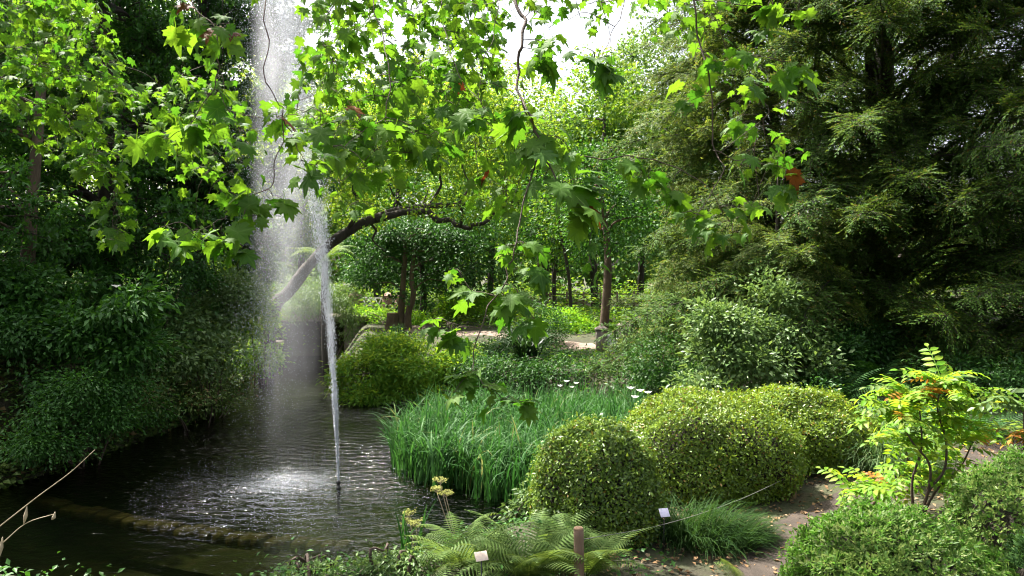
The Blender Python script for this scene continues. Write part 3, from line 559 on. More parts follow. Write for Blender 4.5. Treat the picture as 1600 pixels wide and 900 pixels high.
bank_shrub('pale-leaved low shrub at the waterline under the laurel', 130, 12.4, [bl(120, 610, 12.0, .8, .5, .35), bl(60, 640, 11.7, .7, .5, .3), bl(190, 600, 12.6, .6, .5, .35), bl(20, 690, 11.3, .6, .5, .25), bl(150, 655, 12.2, .7, .4, .3), bl(215, 640, 13.0, .6, .4, .3), bl(85, 695, 11.6, .6, .4, .25), bl(270, 630, 14.2, .6, .4, .3)], 'laurel', 77, 1000, ll=.075)
bank_shrub('low dark shrub trailing down to the water on the left bank', 300, 15.3, [bl(300, 610, 15.0, .9, .9, .4), bl(240, 620, 14.0, .8, .7, .35), bl(355, 610, 17.3, .6, .8, .4), bl(330, 630, 16.0, .6, .6, .3)], 'ivy', 76, 850, ll=.08)

# ---- ground cover
def cover(name, label, poly_fn, n, ll, lw, leaf, seed, box_, hi=0.10, upn=1.0):
    rng = np.random.default_rng(seed); x = rng.uniform(box_[0], box_[1], n); y = rng.uniform(box_[2], box_[3], n)
    k = poly_fn(x, y); x, y = x[k], y[k]; z = height(x, y); nz = Noise(rng, .7); P = np.c_[x, y, z]
    P[:, 2] += np.abs(rng.normal(size=len(x))) * hi * (1 + .6 * nz(P)) + .01
    a = rng.uniform(0, 6.28, len(x)); D = np.c_[np.cos(a), np.sin(a), rng.normal(size=len(x)) * .4]; N = np.c_[rng.normal(size=(len(x), 2)) * .45, np.full(len(x), upn)]
    L = ll * rng.uniform(.6, 1.3, len(x))
    return tag(obj(name, leaf_mesh(name, (0, 0, 0), rng, P, D, N, L, L / ll * lw), M[leaf]), label, 'ground cover', kind='stuff')
cover('ivy', 'dull green ivy covering the sloping left bank to the waterline', lambda x, y: (pond_sd(x, y) > -.12) & (x < -6), 92000, .10, .08, 'ivy', 81, (-13, -6.2, 9.5, 25), .20)
def band(x, y): s = pond_sd(x, y); return (s > 0.02) & (s < 5)
cover('undergrowth', 'low green undergrowth around the paths and beyond the pond', lambda x, y: (pond_sd(x, y) > .05) & ((np.abs(y - (24.7 - (x + 2.5) * .42)) > 1.2) | (x > 4)) & ~((y < 11) & (np.abs(y - (6.2 + (x - 2) * 1.25)) < 1.1)), 30000, .12, .06, 'broad', 82, (-8, 12, 11.5, 36), .12)
cover('tall_undergrowth', 'taller green undergrowth under the trees beyond the far path', lambda x, y: (np.abs(y - (24.7 - (x + 2.5) * .42)) > 2.0) & (pond_sd(x, y) > 1.5) & (np.abs(y - 36.5) > 1.2), 42000, .22, .10, 'broad', 86, (-22, 24, 24.5, 50), .38)
cover('weeds', 'small leafy weeds on the soil of the near bank', lambda x, y: (pond_sd(x, y) > .0) & (x < 1.5) & ((np.abs(y - (6.2 + (x - 2) * 1.25)) > 1.0)), 5000, .055, .03, 'laurel', 83, (-4, 1.6, 4.0, 8.6), .07)
cover('creeping_plants', 'low creeping plants covering the soil behind the mahonia', lambda x, y: np.abs(y - (8.7 + (x - 4.2) * .62)) > .6, 9000, .075, .05, 'laurel', 87, (4.6, 11, 8.8, 13.5), .07)
cover('fallen_leaves', 'brown fallen leaves strewn over the path and soil near the mounds', lambda x, y: pond_sd(x, y) > .3, 5200, .055, .042, 'litter', 84, (0.4, 7, 5.0, 11.5), .006, 3.0)

# ------------------------------------------------------------------ conifers on the right
conifer('yew_tree', 'pale yellow-green yew with drooping sprays left of the dark yew', on(6.5, 18.6), 13.5, 3.5, 300, 'yew_pale', 91, size=.9, face=math.radians(-105), power=.6, fill=1800)
conifer('yew_tree', 'huge dark yew with black trunk and branches filling the right side', on(9.2, 18.5), 15.5, 6.2, 300, 'yew', 92, size=1.25, face=math.radians(-115), power=.5, facing=.62, fill=2600)
conifer('yew_tree', 'dark yew at the far right edge behind the mahonia', on(13.2, 15.5), 14, 5.4, 260, 'yew', 93, size=1.2, face=math.radians(-150), power=.45, facing=.62, fill=1800)
conifer('yew_tree', 'small yew with bright green drooping tips behind the clipped mounds', on(5.3, 14.8), 4.0, 1.6, 45, 'yew_pale', 94, zmin=.3, size=.7, face=math.radians(-105))
conifer('yew_tree', 'low spreading yew with dark sprays beside the stone gate pillars', on(5.1, 17.0), 3.2, 1.6, 55, 'yew', 95, zmin=.3, size=.8, face=math.radians(-105))

# ------------------------------------------------------------------ middle distance shrubs
def mid_shrub(name, label, px, Y, blobs, leaf, seed, n, ll=.09, lw=.4, per=10, cr=.25, **kw):
    p = W(px, 420, Y); return shrub(name, label, on(p.x, Y), blobs, n, per, cr, ll, ll * lw, leaf, seed, gap=.6, gap_t=-.5, **kw)
mid_shrub('island_shrub', 'broad fresh green shrub overhanging the water beside the jet', 620, 18.9, [bl(580, 575, 18.5, .85, .8, .52), bl(660, 575, 18.6, .9, .8, .58), bl(620, 555, 19.2, .9, .9, .5), bl(545, 590, 18.6, .45, .6, .45), bl(700, 585, 18.8, .55, .7, .5), bl(640, 610, 18.2, .9, .4, .3), bl(725, 570, 18.8, .5, .6, .45), bl(600, 540, 19.0, .5, .6, .3), bl(690, 620, 18.0, .6, .4, .25), bl(580, 622, 18.0, .6, .4, .25)], 'fresh', 101, 2200, ll=.135, lw=.32)
mid_shrub('dark_shrub', 'dark low shrub under the far path right of the island shrub', 760, 20.5, [bl(750, 555, 20.5, .9, .7, .4), bl(800, 545, 20.5, .6, .6, .45)], 'evergreen', 102, 420)
mid_shrub('dark_shrub', 'rounded dark shrub in front of the lime shrubs near the path', 845, 23, [bl(845, 510, 23, .75, .6, .75), bl(815, 535, 22.5, .6, .5, .4)], 'evergreen', 103, 480)
mid_shrub('dark_shrub', 'dark shrub below the earth path and stone pillars', 905, 18.6, [bl(900, 588, 18.5, 1.0, .7, .35), bl(960, 588, 18.5, .9, .7, .35), bl(1010, 590, 18, .7, .6, .4), bl(860, 590, 18, .6, .6, .35)], 'evergreen', 104, 800)
mid_shrub('dark_shrub', 'dark leafy shrub directly behind the far tips of the iris', 800, 18.2, [bl(790, 585, 17.6, .85, .6, .55), bl(860, 590, 17.4, .8, .6, .5), bl(745, 580, 18.2, .6, .5, .5), bl(930, 595, 17.2, .8, .6, .45)], 'evergreen', 115, 900)
mid_shrub('dark_shrub', 'low evergreen shrub hiding the far path near its middle', 850, 20.8, [bl(840, 556, 20.2, .9, .6, .4), bl(790, 550, 20.8, .8, .6, .4), bl(900, 572, 19.8, .8, .6, .35)], 'evergreen', 116, 620)
mid_shrub('lime_shrub', 'glowing lime green shrub behind the hanging leaf spray', 722, 29, [bl(720, 470, 29, .75, .6, .55), bl(755, 478, 29, .5, .5, .45), bl(700, 480, 29, .45, .5, .4)], 'lime', 105, 420, ll=.11)
mid_shrub('lime_shrub', 'lime green bush left of the tree behind the stone pillars', 895, 25.5, [bl(885, 500, 25.5, .75, .6, .42), bl(915, 512, 25, .5, .5, .3)], 'lime', 106, 300, ll=.10)
mid_shrub('lime_shrub', 'small lime bush right of the tree behind the stone pillars', 962, 25.5, [bl(962, 500, 25.5, .4, .4, .5)], 'lime', 107, 120, ll=.10)
mid_shrub('lime_shrub', 'sunny yellow-green bush around the cut stump', 610, 27.2, [bl(585, 495, 27.8, .7, .5, .28), bl(625, 492, 28, .4, .4, .3), bl(655, 498, 27.5, .35, .35, .25), bl(560, 492, 28, .4, .4, .35)], 'lime', 108, 340, ll=.10)
mid_shrub('lime_shrub', 'yellowish bush right of the lime shrub under the slim trees', 775, 28, [bl(775, 480, 28, .5, .5, .35)], 'lime', 109, 150, ll=.10)
mid_shrub('rounded_bush', 'small dark round bush beside the cut stump', 628, 25.3, [bl(622, 517, 24.6, .26, .26, .2)], 'evergreen', 110, 110, ll=.06, cr=.12)
mid_shrub('bamboo_bush', 'drooping grey-green bush hanging over the bridge behind the jet', 520, 26.6, [bl(500, 465, 26.2, .9, .8, .55), bl(460, 480, 26.2, .7, .8, .5), bl(540, 470, 26, .45, .6, .7), bl(548, 505, 25.8, .25, .4, .6), bl(480, 440, 26.5, .8, .8, .4)], 'silver', 111, 900, ll=.13, lw=.2, droop=.9)
mid_shrub('glossy_shrub', 'tall glossy shrub with pale shining leaves behind the largest mound', 1180, 13.4, [bl(1190, 455, 13.3, .40, .4, .35), bl(1165, 430, 13.3, .2, .2, .25), bl(1225, 470, 13.3, .3, .3, .3), bl(1110, 500, 13.2, .4, .4, .3), bl(1150, 510, 13.2, .65, .6, .35), bl(1230, 520, 13.3, .6, .6, .4), bl(1120, 555, 12.9, .6, .5, .3), bl(1190, 570, 12.8, .8, .5, .35), bl(1260, 570, 13.0, .5, .5, .35), bl(1100, 600, 12.6, .5, .4, .2)], 'silver', 112, 1100, ll=.105, lw=.5, droop=.15)
mid_shrub('dark_shrub', 'dark shrub at the foot of the huge yew', 1290, 13.6, [bl(1300, 560, 13.6, .7, .6, .5), bl(1350, 540, 14.5, .7, .7, .5), bl(1270, 610, 12.6, .5, .5, .3)], 'evergreen', 113, 500)
mid_shrub('dark_shrub', 'dark hedge-like shrub left of the glossy shrub by the iris bed', 1050, 15.5, [bl(1030, 560, 15.5, .7, .6, .45), bl(1070, 590, 14.8, .6, .6, .35), bl(1000, 600, 15.8, .6, .5, .3)], 'evergreen', 114, 500)

mid_shrub('dark_shrub', 'dark shrub in deep shade at the right edge below the yew', 1560, 12.2, [bl(1560, 590, 12.2, .9, .6, .4), bl(1480, 580, 12.6, .6, .5, .35), bl(1620, 600, 11.8, .8, .6, .45)], 'evergreen', 117, 560)
# clump of dark strap leaves
def blade_mesh(name, L, w, bend, n=5, twist=0.0, fold=.25):
    V = []; x = z = 0.0; a = 0.0
    for i in range(n + 1):
        t = i / n; ww = w * (0.75 + .5 * t) * (1 - t ** 2.2) + .0004
        s = math.sin(twist * t); c = math.cos(twist * t)
        V += [(x - ww * .5 * s, -ww * .5 * c, z), (x + ww * fold * .3 * math.cos(a), 0, z - ww * fold * .3 * math.sin(a)), (x + ww * .5 * s, ww * .5 * c, z)]
        a = bend * (t + .5 / n) ** 2.0; x += math.sin(a) * L / n; z += math.cos(a) * L / n
    F = []
    for i in range(n):
        for k in (0, 1): F.append((i * 3 + k, i * 3 + k + 1, i * 3 + 4 + k, i * 3 + 3 + k))
    return np.array(V), np.array(F)
def tri(F): return np.concatenate([F[:, [0, 1, 2]], F[:, [0, 2, 3]]]) if F.shape[1] == 4 else F
rng = np.random.default_rng(120)
def strap_plant(label, pos, n, L, w, leaf, seed, name='strap_plant', bend=(1.2, 2.4)):
    rng = np.random.default_rng(seed); root = thing(name, label, 'plant', pos); ms = []
    for v in range(5):
        V, F = blade_mesh('leaf', L * rng.uniform(.8, 1.1), w, rng.uniform(*bend)); F = tri(F); ms.append(mesh_np('leaf', V, F, True, np.full(len(F), rng.random()))); ms[-1].materials.append(M[leaf])
    for i in range(n):
        o = obj('leaf', ms[i % 5], None, root); o.location = (rng.normal() * .12, rng.normal() * .12, 0); o.rotation_euler = (rng.normal() * .15, rng.uniform(0, .5), rng.uniform(0, 6.28)); s = rng.uniform(.7, 1.15); o.scale = (s, s, s)
p = W(820, 420, 18.4); strap_plant('clump of blackish strap leaves under the hanging leaf spray', on(p.x, 18.4), 110, 1.35, .075, 'strap', 121)

# ------------------------------------------------------------------ iris bed in the pond
rng = np.random.default_rng(130)
IRIS = [(-1.95, 11.9), (-1.2, 10.9), (-.35, 10.35), (.5, 10.3), (1.3, 11.3), (2.1, 12.8), (2.7, 15.2), (1.2, 15.9), (-.6, 15.2), (-1.7, 14.2), (-2.15, 13)]
def inside(x, y, poly):
    ins = np.zeros(len(x), bool)
    for i in range(len(poly)):
        a, b = poly[i], poly[(i + 1) % len(poly)]; c = (a[1] > y) != (b[1] > y)
        ins ^= c & (x < (b[0] - a[0]) * (y - a[1]) / (b[1] - a[1] + 1e-12) + a[0])
    return ins
x = rng.uniform(-2.3, 2.8, 10500); y = rng.uniform(10.2, 16, 10500); k = inside(x, y, IRIS); x, y = x[k], y[k]
cl = Noise(rng, .5); k = cl(np.c_[x, y, x * 0]) > -1.0; x, y = x[k], y[k]
iris = thing('iris_bed', 'dense bed of tall green iris blades standing in the pond', 'iris', (0, 12.5, -.1))
z = np.where(pond_sd(x, y) < 0, -.1, height(x, y) - .02)
kinds = []
for v in range(9):
    V, F = blade_mesh('blade', 1.0, .029, rng.uniform(.3, 1.5) if v < 4 else rng.uniform(1.7, 3.0), 6, rng.uniform(-1.2, 1.2)); kinds.append((V, tri(F)))
n = len(x); var = rng.integers(0, 9, n); ang = rng.uniform(0, 6.28, n); tx = rng.normal(size=n) * .10; ty = rng.normal(size=n) * .10 + .06
hs = rng.uniform(.75, 1.28, n) * (1 + .10 * cl(np.c_[x, y, x * 0 + 3])); 
front = np.argsort(y - 1.2 * (x < -1))[:300]; isf = np.zeros(n, bool); isf[front] = True
fm = []
for V, F in kinds: fm.append(mesh_np('blade', V, F, True, np.full(len(F), rng.random()))); fm[-1].materials.append(M['iris'])
VV, FF, RR = [], [], []; off = 0
for i in range(n):
    R = Matrix.Rotation(tx[i], 3, 'X') @ Matrix.Rotation(ty[i], 3, 'Y') @ Matrix.Rotation(ang[i], 3, 'Z')
    if isf[i]:
        o = obj('blade', fm[var[i]], None, iris, (x[i], y[i] - 12.5, z[i] + .1)); o.rotation_euler = R.to_euler(); o.scale = (hs[i],) * 3
    else:
        V, F = kinds[var[i]]; VV.append(V @ np.array(R).T * hs[i] + [x[i], y[i] - 12.5, z[i] + .1]); FF.append(F + off); off += len(V); RR.append(np.full(len(F), rng.random()))
obj('foliage', mesh_np('foliage', np.concatenate(VV), np.concatenate(FF), True, np.concatenate(RR)), M['iris'], iris, kind='stuff')

# ------------------------------------------------------------------ clipped mounds and bushes
def mound(name, label, cx, cy, rx, ry, ztop, n, ll, lw, leaf, seed, power=2.7, rot=0., tuft=0.0, group=None, core=.86, zb=None, bumps=.055):
    rng = np.random.default_rng(seed); zg = gz(cx, cy) if zb is None else zb; base = Vector((cx, cy, zg)); root = thing(name, label, 'shrub', base, group)
    H = ztop - zg; nz = Noise(rng, .42); nz2 = Noise(rng, .12)
    def surf(d):
        q = np.abs(d); r = 1.0 / ((q[:, 0] ** power + q[:, 1] ** power + q[:, 2] ** power) ** (1 / power))
        S = d * r[:, None]; S = S * (1 + bumps * nz(S * rx) + bumps * .4 * nz2(S * rx))[:, None]
        low = np.clip((.35 - S[:, 2]) / .35, 0, 1); S[:, :2] *= (1 - .16 * low ** 1.5)[:, None]
        X = S[:, 0] * rx; Y = S[:, 1] * ry; ca, sa = math.cos(rot), math.sin(rot)
        return np.c_[X * ca - Y * sa, X * sa + Y * ca, S[:, 2] * H]
    d = norm(rng.normal(size=(n, 3)) * [1, 1, 1.0]); d[:, 2] = np.abs(d[:, 2]) ** 1.0; d = norm(d)
    P = surf(d); nrm = norm(P / np.array([rx, ry, H]) ** 2 * [1, 1, 1]); depth = np.abs(rng.normal(size=n)) * .045
    P = P - nrm * depth[:, None] + nrm * (rng.random(n) < .14)[:, None] * rng.random(n)[:, None] ** 2 * .10
    if tuft:      # leaves gathered in upright rosettes
        k = int(n / 9); cidx = rng.integers(0, n, k); own = rng.integers(0, k, n); c = P[cidx][own]; nn = nrm[cidx][own]; rad = norm(rng.normal(size=(n, 3))); rad = norm(rad - nn * (rad * nn).sum(1)[:, None] * .7)
        P = c + rad * rng.random(n)[:, None] * tuft * .35 + nn * rng.random(n)[:, None] * tuft * .8; D = rad * .8 + nn * .55 + np.array([0, 0, .25]); N = nn - rad * .4 + rng.normal(size=(n, 3)) * .2
    else:
        t = rng.normal(size=(n, 3)); D = norm(t - nrm * (t * nrm).sum(1)[:, None] * .6) + nrm * .45 + np.array([0, 0, .25]); N = nrm * .9 + rng.normal(size=(n, 3)) * .55 + np.array([0, 0, .3])
    L = ll * rng.uniform(.65, 1.3, n)
    obj('foliage', leaf_mesh('foliage', (0, 0, 0), rng, P, D, N, L, L / ll * lw, .18, .12), M[leaf], root, kind='stuff')
    # twiggy inside
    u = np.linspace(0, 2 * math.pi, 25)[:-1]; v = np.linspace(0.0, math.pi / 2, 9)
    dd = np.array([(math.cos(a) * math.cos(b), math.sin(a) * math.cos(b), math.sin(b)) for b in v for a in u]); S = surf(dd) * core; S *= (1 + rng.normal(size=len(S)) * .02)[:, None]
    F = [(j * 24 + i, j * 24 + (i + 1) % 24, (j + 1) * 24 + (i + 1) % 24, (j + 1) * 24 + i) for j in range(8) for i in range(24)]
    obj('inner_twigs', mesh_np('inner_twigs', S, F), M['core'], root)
    mb = MB()
    for i in range(40):
        a = rng.uniform(0, 6.28); q = surf(norm(np.array([[math.cos(a), math.sin(a), rng.uniform(.05, .5)]])))[0]; s = np.array([q[0] * .35, q[1] * .35, -.03])
        tube(mb, [s, (s + q) * .5 + [0, 0, -.03], q * 1.0], [.012, .008, .003], 4, 2)
    obj('stems', mb.mesh('stems', (0, 0, 0)), M['twig'], root)
    return root
mound('clipped_mound', 'round clipped bush nearest the pond, left of the other mounds', .86, 7.55, .70, .62, 1.80, 30000, .042, .020, 'mound_deep', 141, 2.25, core=.84)
mound('clipped_mound', 'largest clipped mound with yellow-tipped top, middle of the three', 2.42, 9.25, 1.16, .95, 1.70, 50000, .042, .020, 'mound', 142, 2.6, rot=.1)
mound('clipped_mound', 'clipped mound with rounded shoulder at the right of the three', 3.9, 10.1, .98, .8, 1.60, 36000, .048, .022, 'mound', 143, 2.6, rot=-.1)
mound('boxwood_bush', 'bright green bushy dome at the bottom right corner by the path', 2.82, 5.35, .76, .78, 1.44, 44000, .040, .017, 'box_leaf', 144, 2.2, tuft=.06, bumps=.07)
mound('boxwood_bush', 'darker green dome beneath the mahonia at the right edge', 4.75, 6.4, .95, .8, 1.62, 40000, .040, .017, 'box_leaf', 145, 2.1, tuft=.06, bumps=.09)
mound('boxwood_bush', 'small dull bush below the darker dome in the corner', 3.9, 5.2, .5, .45, 1.28, 12000, .045, .013, 'tuft', 146, 2.0, tuft=.07, bumps=.10)

# ------------------------------------------------------------------ grass tufts
def tuft(name, label, cx, cy, rx, ry, n, L, w, leaf, seed, sweep=(0, 0, 0), cat='grass', spread=1.0):
    rng = np.random.default_rng(seed); base = on(cx, cy); root = thing(name, label, cat, base); vs = []
    for v in range(8): V, F = blade_mesh('b', 1, w / L, rng.uniform(1.0, 2.6), 5, rng.uniform(-1, 1)); vs.append((V, tri(F)))
    VV, FF, RR = [], [], []; off = 0
    for i in range(n):
        a = rng.uniform(0, 6.28); r = math.sqrt(rng.random()); px, py = math.cos(a) * r * rx, math.sin(a) * r * ry
        V, F = vs[i % 8]; R = np.array(Matrix.Rotation(math.atan2(py + sweep[1] + rng.normal() * .25, px + sweep[0] + rng.normal() * .25), 3, 'Z') @ Matrix.Rotation(abs(rng.normal()) * .35 * spread + .35 * r, 3, 'Y'))
        s = L * rng.uniform(.6, 1.15) * (1 - .25 * r); VV.append(V @ R.T * s + [px, py, gz(cx + px, cy + py) - base.z - .02]); FF.append(F + off); off += len(V); RR.append(np.full(len(F), rng.random()))
    obj('blades', mesh_np('blades', np.concatenate(VV), np.concatenate(FF), True, np.concatenate(RR)), M[leaf], root, kind='stuff')
    return root
tuft('sedge_tuft', 'dark sweeping sedge tuft behind the small violet label', 1.95, 7.45, .52, .35, 1500, .62, .012, 'tuft', 151, (.25, -.25))
tuft('sedge_tuft', 'smaller sedge tuft spilling onto the path edge', 2.35, 7.55, .3, .22, 500, .42, .011, 'tuft', 152, (.25, -.25))
tuft('pale_grass', 'pale feathery grass clump right of the clipped mounds', 4.95, 9.7, .6, .5, 1500, .8, .013, 'tuft_pale', 153, (-.2, -.3))
tuft('pale_grass', 'pale grass clump further back under the dark ferns', 5.5, 11.2, .7, .6, 1300, .8, .015, 'tuft_pale', 154, (-.2, -.3))

# ------------------------------------------------------------------ ferns
def frond_mesh(L, wmax, arch, pairs, leaf, seed, droopside=.25):
    rng = np.random.default_rng(seed); t = np.linspace(0, 1, pairs + 1); a = .95 - arch * t ** 1.3
    X = np.concatenate([[0], np.cumsum(np.cos(a[1:]) * L / pairs)]); Z = np.concatenate([[0], np.cumsum(np.sin(a[1:]) * L / pairs)])
    VV, FF, RR = [], [], []; off = 0
    for i in range(2, pairs + 1):
        tt = t[i]; ln = wmax * (math.sin(math.pi * min(1, (tt * .92 + .1)) ** .85) ** .7 if tt < .98 else .08) * rng.uniform(.9, 1.08) + .004; pw = L / pairs * .66
        tx, tz = math.cos(a[i]), math.sin(a[i]); nx_, nz_ = -tz, tx
        for s in (-1, 1):
            seg = []
            for f in (0, .35, .7, 1.0):
                fw = pw * (1 - f * .85) * .5; cx = X[i] + tx * ln * f * .38 + nx_ * (-droopside * ln * f * f); cz = Z[i] + tz * ln * f * .38 - droopside * ln * f * f * .9
                seg += [(cx - tx * fw, s * ln * f, cz - tz * fw), (cx + tx * fw, s * ln * f, cz + tz * fw)]
            VV.append(seg); FF.append(np.array([(0, 1, 3), (0, 3, 2), (2, 3, 5), (2, 5, 4), (4, 5, 7), (4, 7, 6)]) + off); off += 8; RR.append(np.full(6, rng.random()))
    V = np.concatenate([np.array(v) for v in VV]); F = np.concatenate(FF); R = np.concatenate(RR)
    mb = MB(); tube(mb, [(X[i], 0, Z[i] - .004) for i in range(0, pairs + 1, 4)], list(np.linspace(.006, .0015, len(range(0, pairs + 1, 4)))), 4, 2)
    Vr = np.concatenate(mb.V); Fr = np.concatenate(mb.F)
    me = mesh_np('frond', np.vstack([V, Vr]), np.vstack([F, Fr + len(V)]), False, np.concatenate([R, np.full(len(Fr), .1)])); me.materials.append(M[leaf]); return me
FM = [frond_mesh(.72, .17, a, 24, 'fern', 160 + i) for i, a in enumerate((1.0, 1.35, 1.7, 1.2))]
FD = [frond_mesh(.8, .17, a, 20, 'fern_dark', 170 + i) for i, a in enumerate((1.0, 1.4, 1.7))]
def fern(label, pos, n, meshes, seed, scale=1.0, tilt=.0, azim=None, elev=(-.15, .35)):
    rng = np.random.default_rng(seed); root = thing('fern', label, 'fern', pos)
    for i in range(n):
        az = rng.uniform(0, 6.28) if azim is None else azim[i % len(azim)] + rng.normal() * .15
        o = obj('frond', meshes[i % len(meshes)], None, root, (math.cos(az) * .04, math.sin(az) * .04, 0)); o.rotation_euler = (Matrix.Rotation(az, 3, 'Z') @ Matrix.Rotation(-rng.uniform(*elev), 3, 'Y') @ Matrix.Rotation(rng.normal() * .25, 3, 'X')).to_euler(); s = scale * rng.uniform(.75, 1.15); o.scale = (s, s, s)
fern('large light green fern in front of the round clipped bush', on(.15, 6.15), 24, FM, 181, 1.0)
fern('light green fern left of the cream label by the water', on(-.42, 6.35), 20, FM, 182, .92)
fern('fern spreading around the short wooden post', on(.62, 6.2), 18, FM, 183, .95)
fern('fern behind the others against the round clipped bush', on(.3, 6.9), 10, FM, 184, .9)
fern('small light fern at the very bottom below the cream label', on(-.2, 5.5), 8, FM, 185, .6)
fern('single young fern sprouting beside the path', on(2.05, 6.45), 3, FM, 186, .42, elev=(.3, .6))
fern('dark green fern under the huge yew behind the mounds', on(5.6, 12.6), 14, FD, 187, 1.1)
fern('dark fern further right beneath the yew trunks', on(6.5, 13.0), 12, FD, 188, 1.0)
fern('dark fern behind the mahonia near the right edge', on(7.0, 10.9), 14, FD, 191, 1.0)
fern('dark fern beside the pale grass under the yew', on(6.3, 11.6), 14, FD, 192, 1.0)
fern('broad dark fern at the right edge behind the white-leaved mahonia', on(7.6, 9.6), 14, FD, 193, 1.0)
fern('pale fern on the shore between iris bed and round bush', on(.35, 8.6), 9, FM, 189, .55)

# tree fern behind the jet
pos = W(508, 420, 24.2); tb = on(pos.x, 24.2); tf = thing('tree_fern', 'pale tree fern behind the jet with a few yellow fronds', 'tree fern', tb)
mb = MB(); topz = W(0, 408, 24.2).z; tube(mb, [tb, tb + Vector((-.05, 0, (topz - tb.z) * .5)), Vector((tb.x, tb.y, topz))], [.12, .10, .11], 9, 4, .1, np.random.default_rng(2)); obj('trunk', mb.mesh('trunk', tb, True), M['bark_dark'], tf)
TFM = [frond_mesh(1.35, .26, a, 26, 'fern', 190 + i) for i, a in enumerate((1.2, 1.6, 1.9))]; TFY = frond_mesh(1.2, .2, 1.9, 18, 'lime', 195)
rr = random.Random(9)
for i in range(15):
    o = obj('frond', TFM[i % 3] if i % 6 else TFY, None, tf, (0, 0, topz - tb.z)); o.rotation_euler = (rr.uniform(-.2, .2), rr.uniform(-.15, .45), i * 6.283 / 15 + rr.uniform(-.2, .2))

# ------------------------------------------------------------------ mahonia
def pinnate_mesh(L, pairs, ll, leaf, seed, arch=1.0):
    rng = np.random.default_rng(seed); t = np.linspace(0, 1, pairs + 2); a = .5 - arch * t; st = L / (pairs + 1)
    X = np.concatenate([[0], np.cumsum(np.cos(a[1:]) * st)]); Z = np.concatenate([[0], np.cumsum(np.sin(a[1:]) * st)])
    VV, FF, RR = [], [], []; off = 0
    def leaflet(p, d, n, l):
        nonlocal off
        d = d / np.linalg.norm(d); n = n - d * (n @ d); n /= np.linalg.norm(n); s = np.cross(d, n); w = l * .48
        V = [p, p + d * l * .3 + s * w * .5 + n * w * .15, p + d * l * .3 - s * w * .5 + n * w * .15, p + d * l * .65 + s * w * .42 + n * w * .1 - n * l * .03, p + d * l * .65 - s * w * .42 + n * w * .1 - n * l * .03, p + d * l - n * l * .12, p + d * l * .3, p + d * l * .65 - n * l * .05]
        VV.append(V); FF.append(np.array([(0, 1, 6), (0, 6, 2), (1, 3, 7), (1, 7, 6), (6, 7, 4), (6, 4, 2), (3, 5, 7), (7, 5, 4)]) + off); off += 8; RR.append(np.full(8, rng.random()))
    for i in range(1, pairs + 2):
        tg = np.array([math.cos(a[i]), 0, math.sin(a[i])]); up = np.array([-math.sin(a[i]), 0, math.cos(a[i])]); p = np.array([X[i], 0, Z[i]]); l = ll * (1 - .3 * abs(t[i] - .5)) * rng.uniform(.85, 1.1)
        if i == pairs + 1: leaflet(p, tg, up, l); continue
        for s in (-1, 1): leaflet(p, tg * .45 + np.array([0, s, 0]) - up * rng.uniform(-.1, .35), up + rng.normal(size=3) * .15, l)
    mb = MB(); tube(mb, [(X[i], 0, Z[i]) for i in range(0, pairs + 2)], list(np.linspace(.004, .0015, pairs + 2)), 4, 1)
    V = np.concatenate([np.array(v) for v in VV]); Vr = np.concatenate(mb.V); Fr = np.concatenate(mb.F)
    me = mesh_np('leaf', np.vstack([V, Vr]), np.vstack([np.concatenate(FF), Fr + len(V)]), False, np.concatenate(RR + [np.full(len(Fr), .3)])); me.materials.append(M[leaf]); return me
PM = [pinnate_mesh(.36, 6, .085, 'mahonia', 200 + i, a) for i, a in enumerate((.7, 1.1, 1.4))]
PR = [pinnate_mesh(.30, 5, .08, 'mahonia_red', 210, 1.0)]; PW = [pinnate_mesh(.34, 6, .085, 'silver', 211, 1.1)]; PD = [pinnate_mesh(.34, 6, .085, 'box_leaf', 212, 1.2)]
def pinnate_shrub(name, label, base, stems, heads, seed, pick, cat='shrub'):
    rng = np.random.default_rng(seed); root = thing(name, label, cat, base)
    for s in stems:
        mb = MB(); tube(mb, s, list(np.linspace(.016, .007, len(s))), 6, 5, .1, rng); obj('stem', mb.mesh('stem', base, True), M['twig'], root)
    for h, n, el in heads:
        for i in range(n):
            me = pick(rng); az = rng.uniform(0, 6.28); o = obj('leaf', me, None, root, Vector(tuple(h)) - Vector(tuple(base)) + Vector((rng.normal() * .02, rng.normal() * .02, rng.normal() * .03)))
            o.rotation_euler = (Matrix.Rotation(az, 3, 'Z') @ Matrix.Rotation(-rng.uniform(*el), 3, 'Y') @ Matrix.Rotation(rng.normal() * .3, 3, 'X')).to_euler(); s = rng.uniform(.95, 1.4); o.scale = (s, s, s)
mbp = on(4.16, 7.55)
mst = [[mbp, W(1425, 755, 7.5), W(1440, 700, 7.5), W(1437, 640, 7.5)], [mbp, W(1450, 770, 7.5), W(1475, 735, 7.5), W(1478, 690, 7.5), W(1465, 640, 7.45), W(1470, 605, 7.45)],
       [mbp, W(1450, 768, 7.45), W(1452, 725, 7.4), W(1425, 690, 7.35), W(1410, 660, 7.3)], [mbp, W(1460, 770, 7.6), W(1500, 730, 7.7), W(1520, 690, 7.7)]]
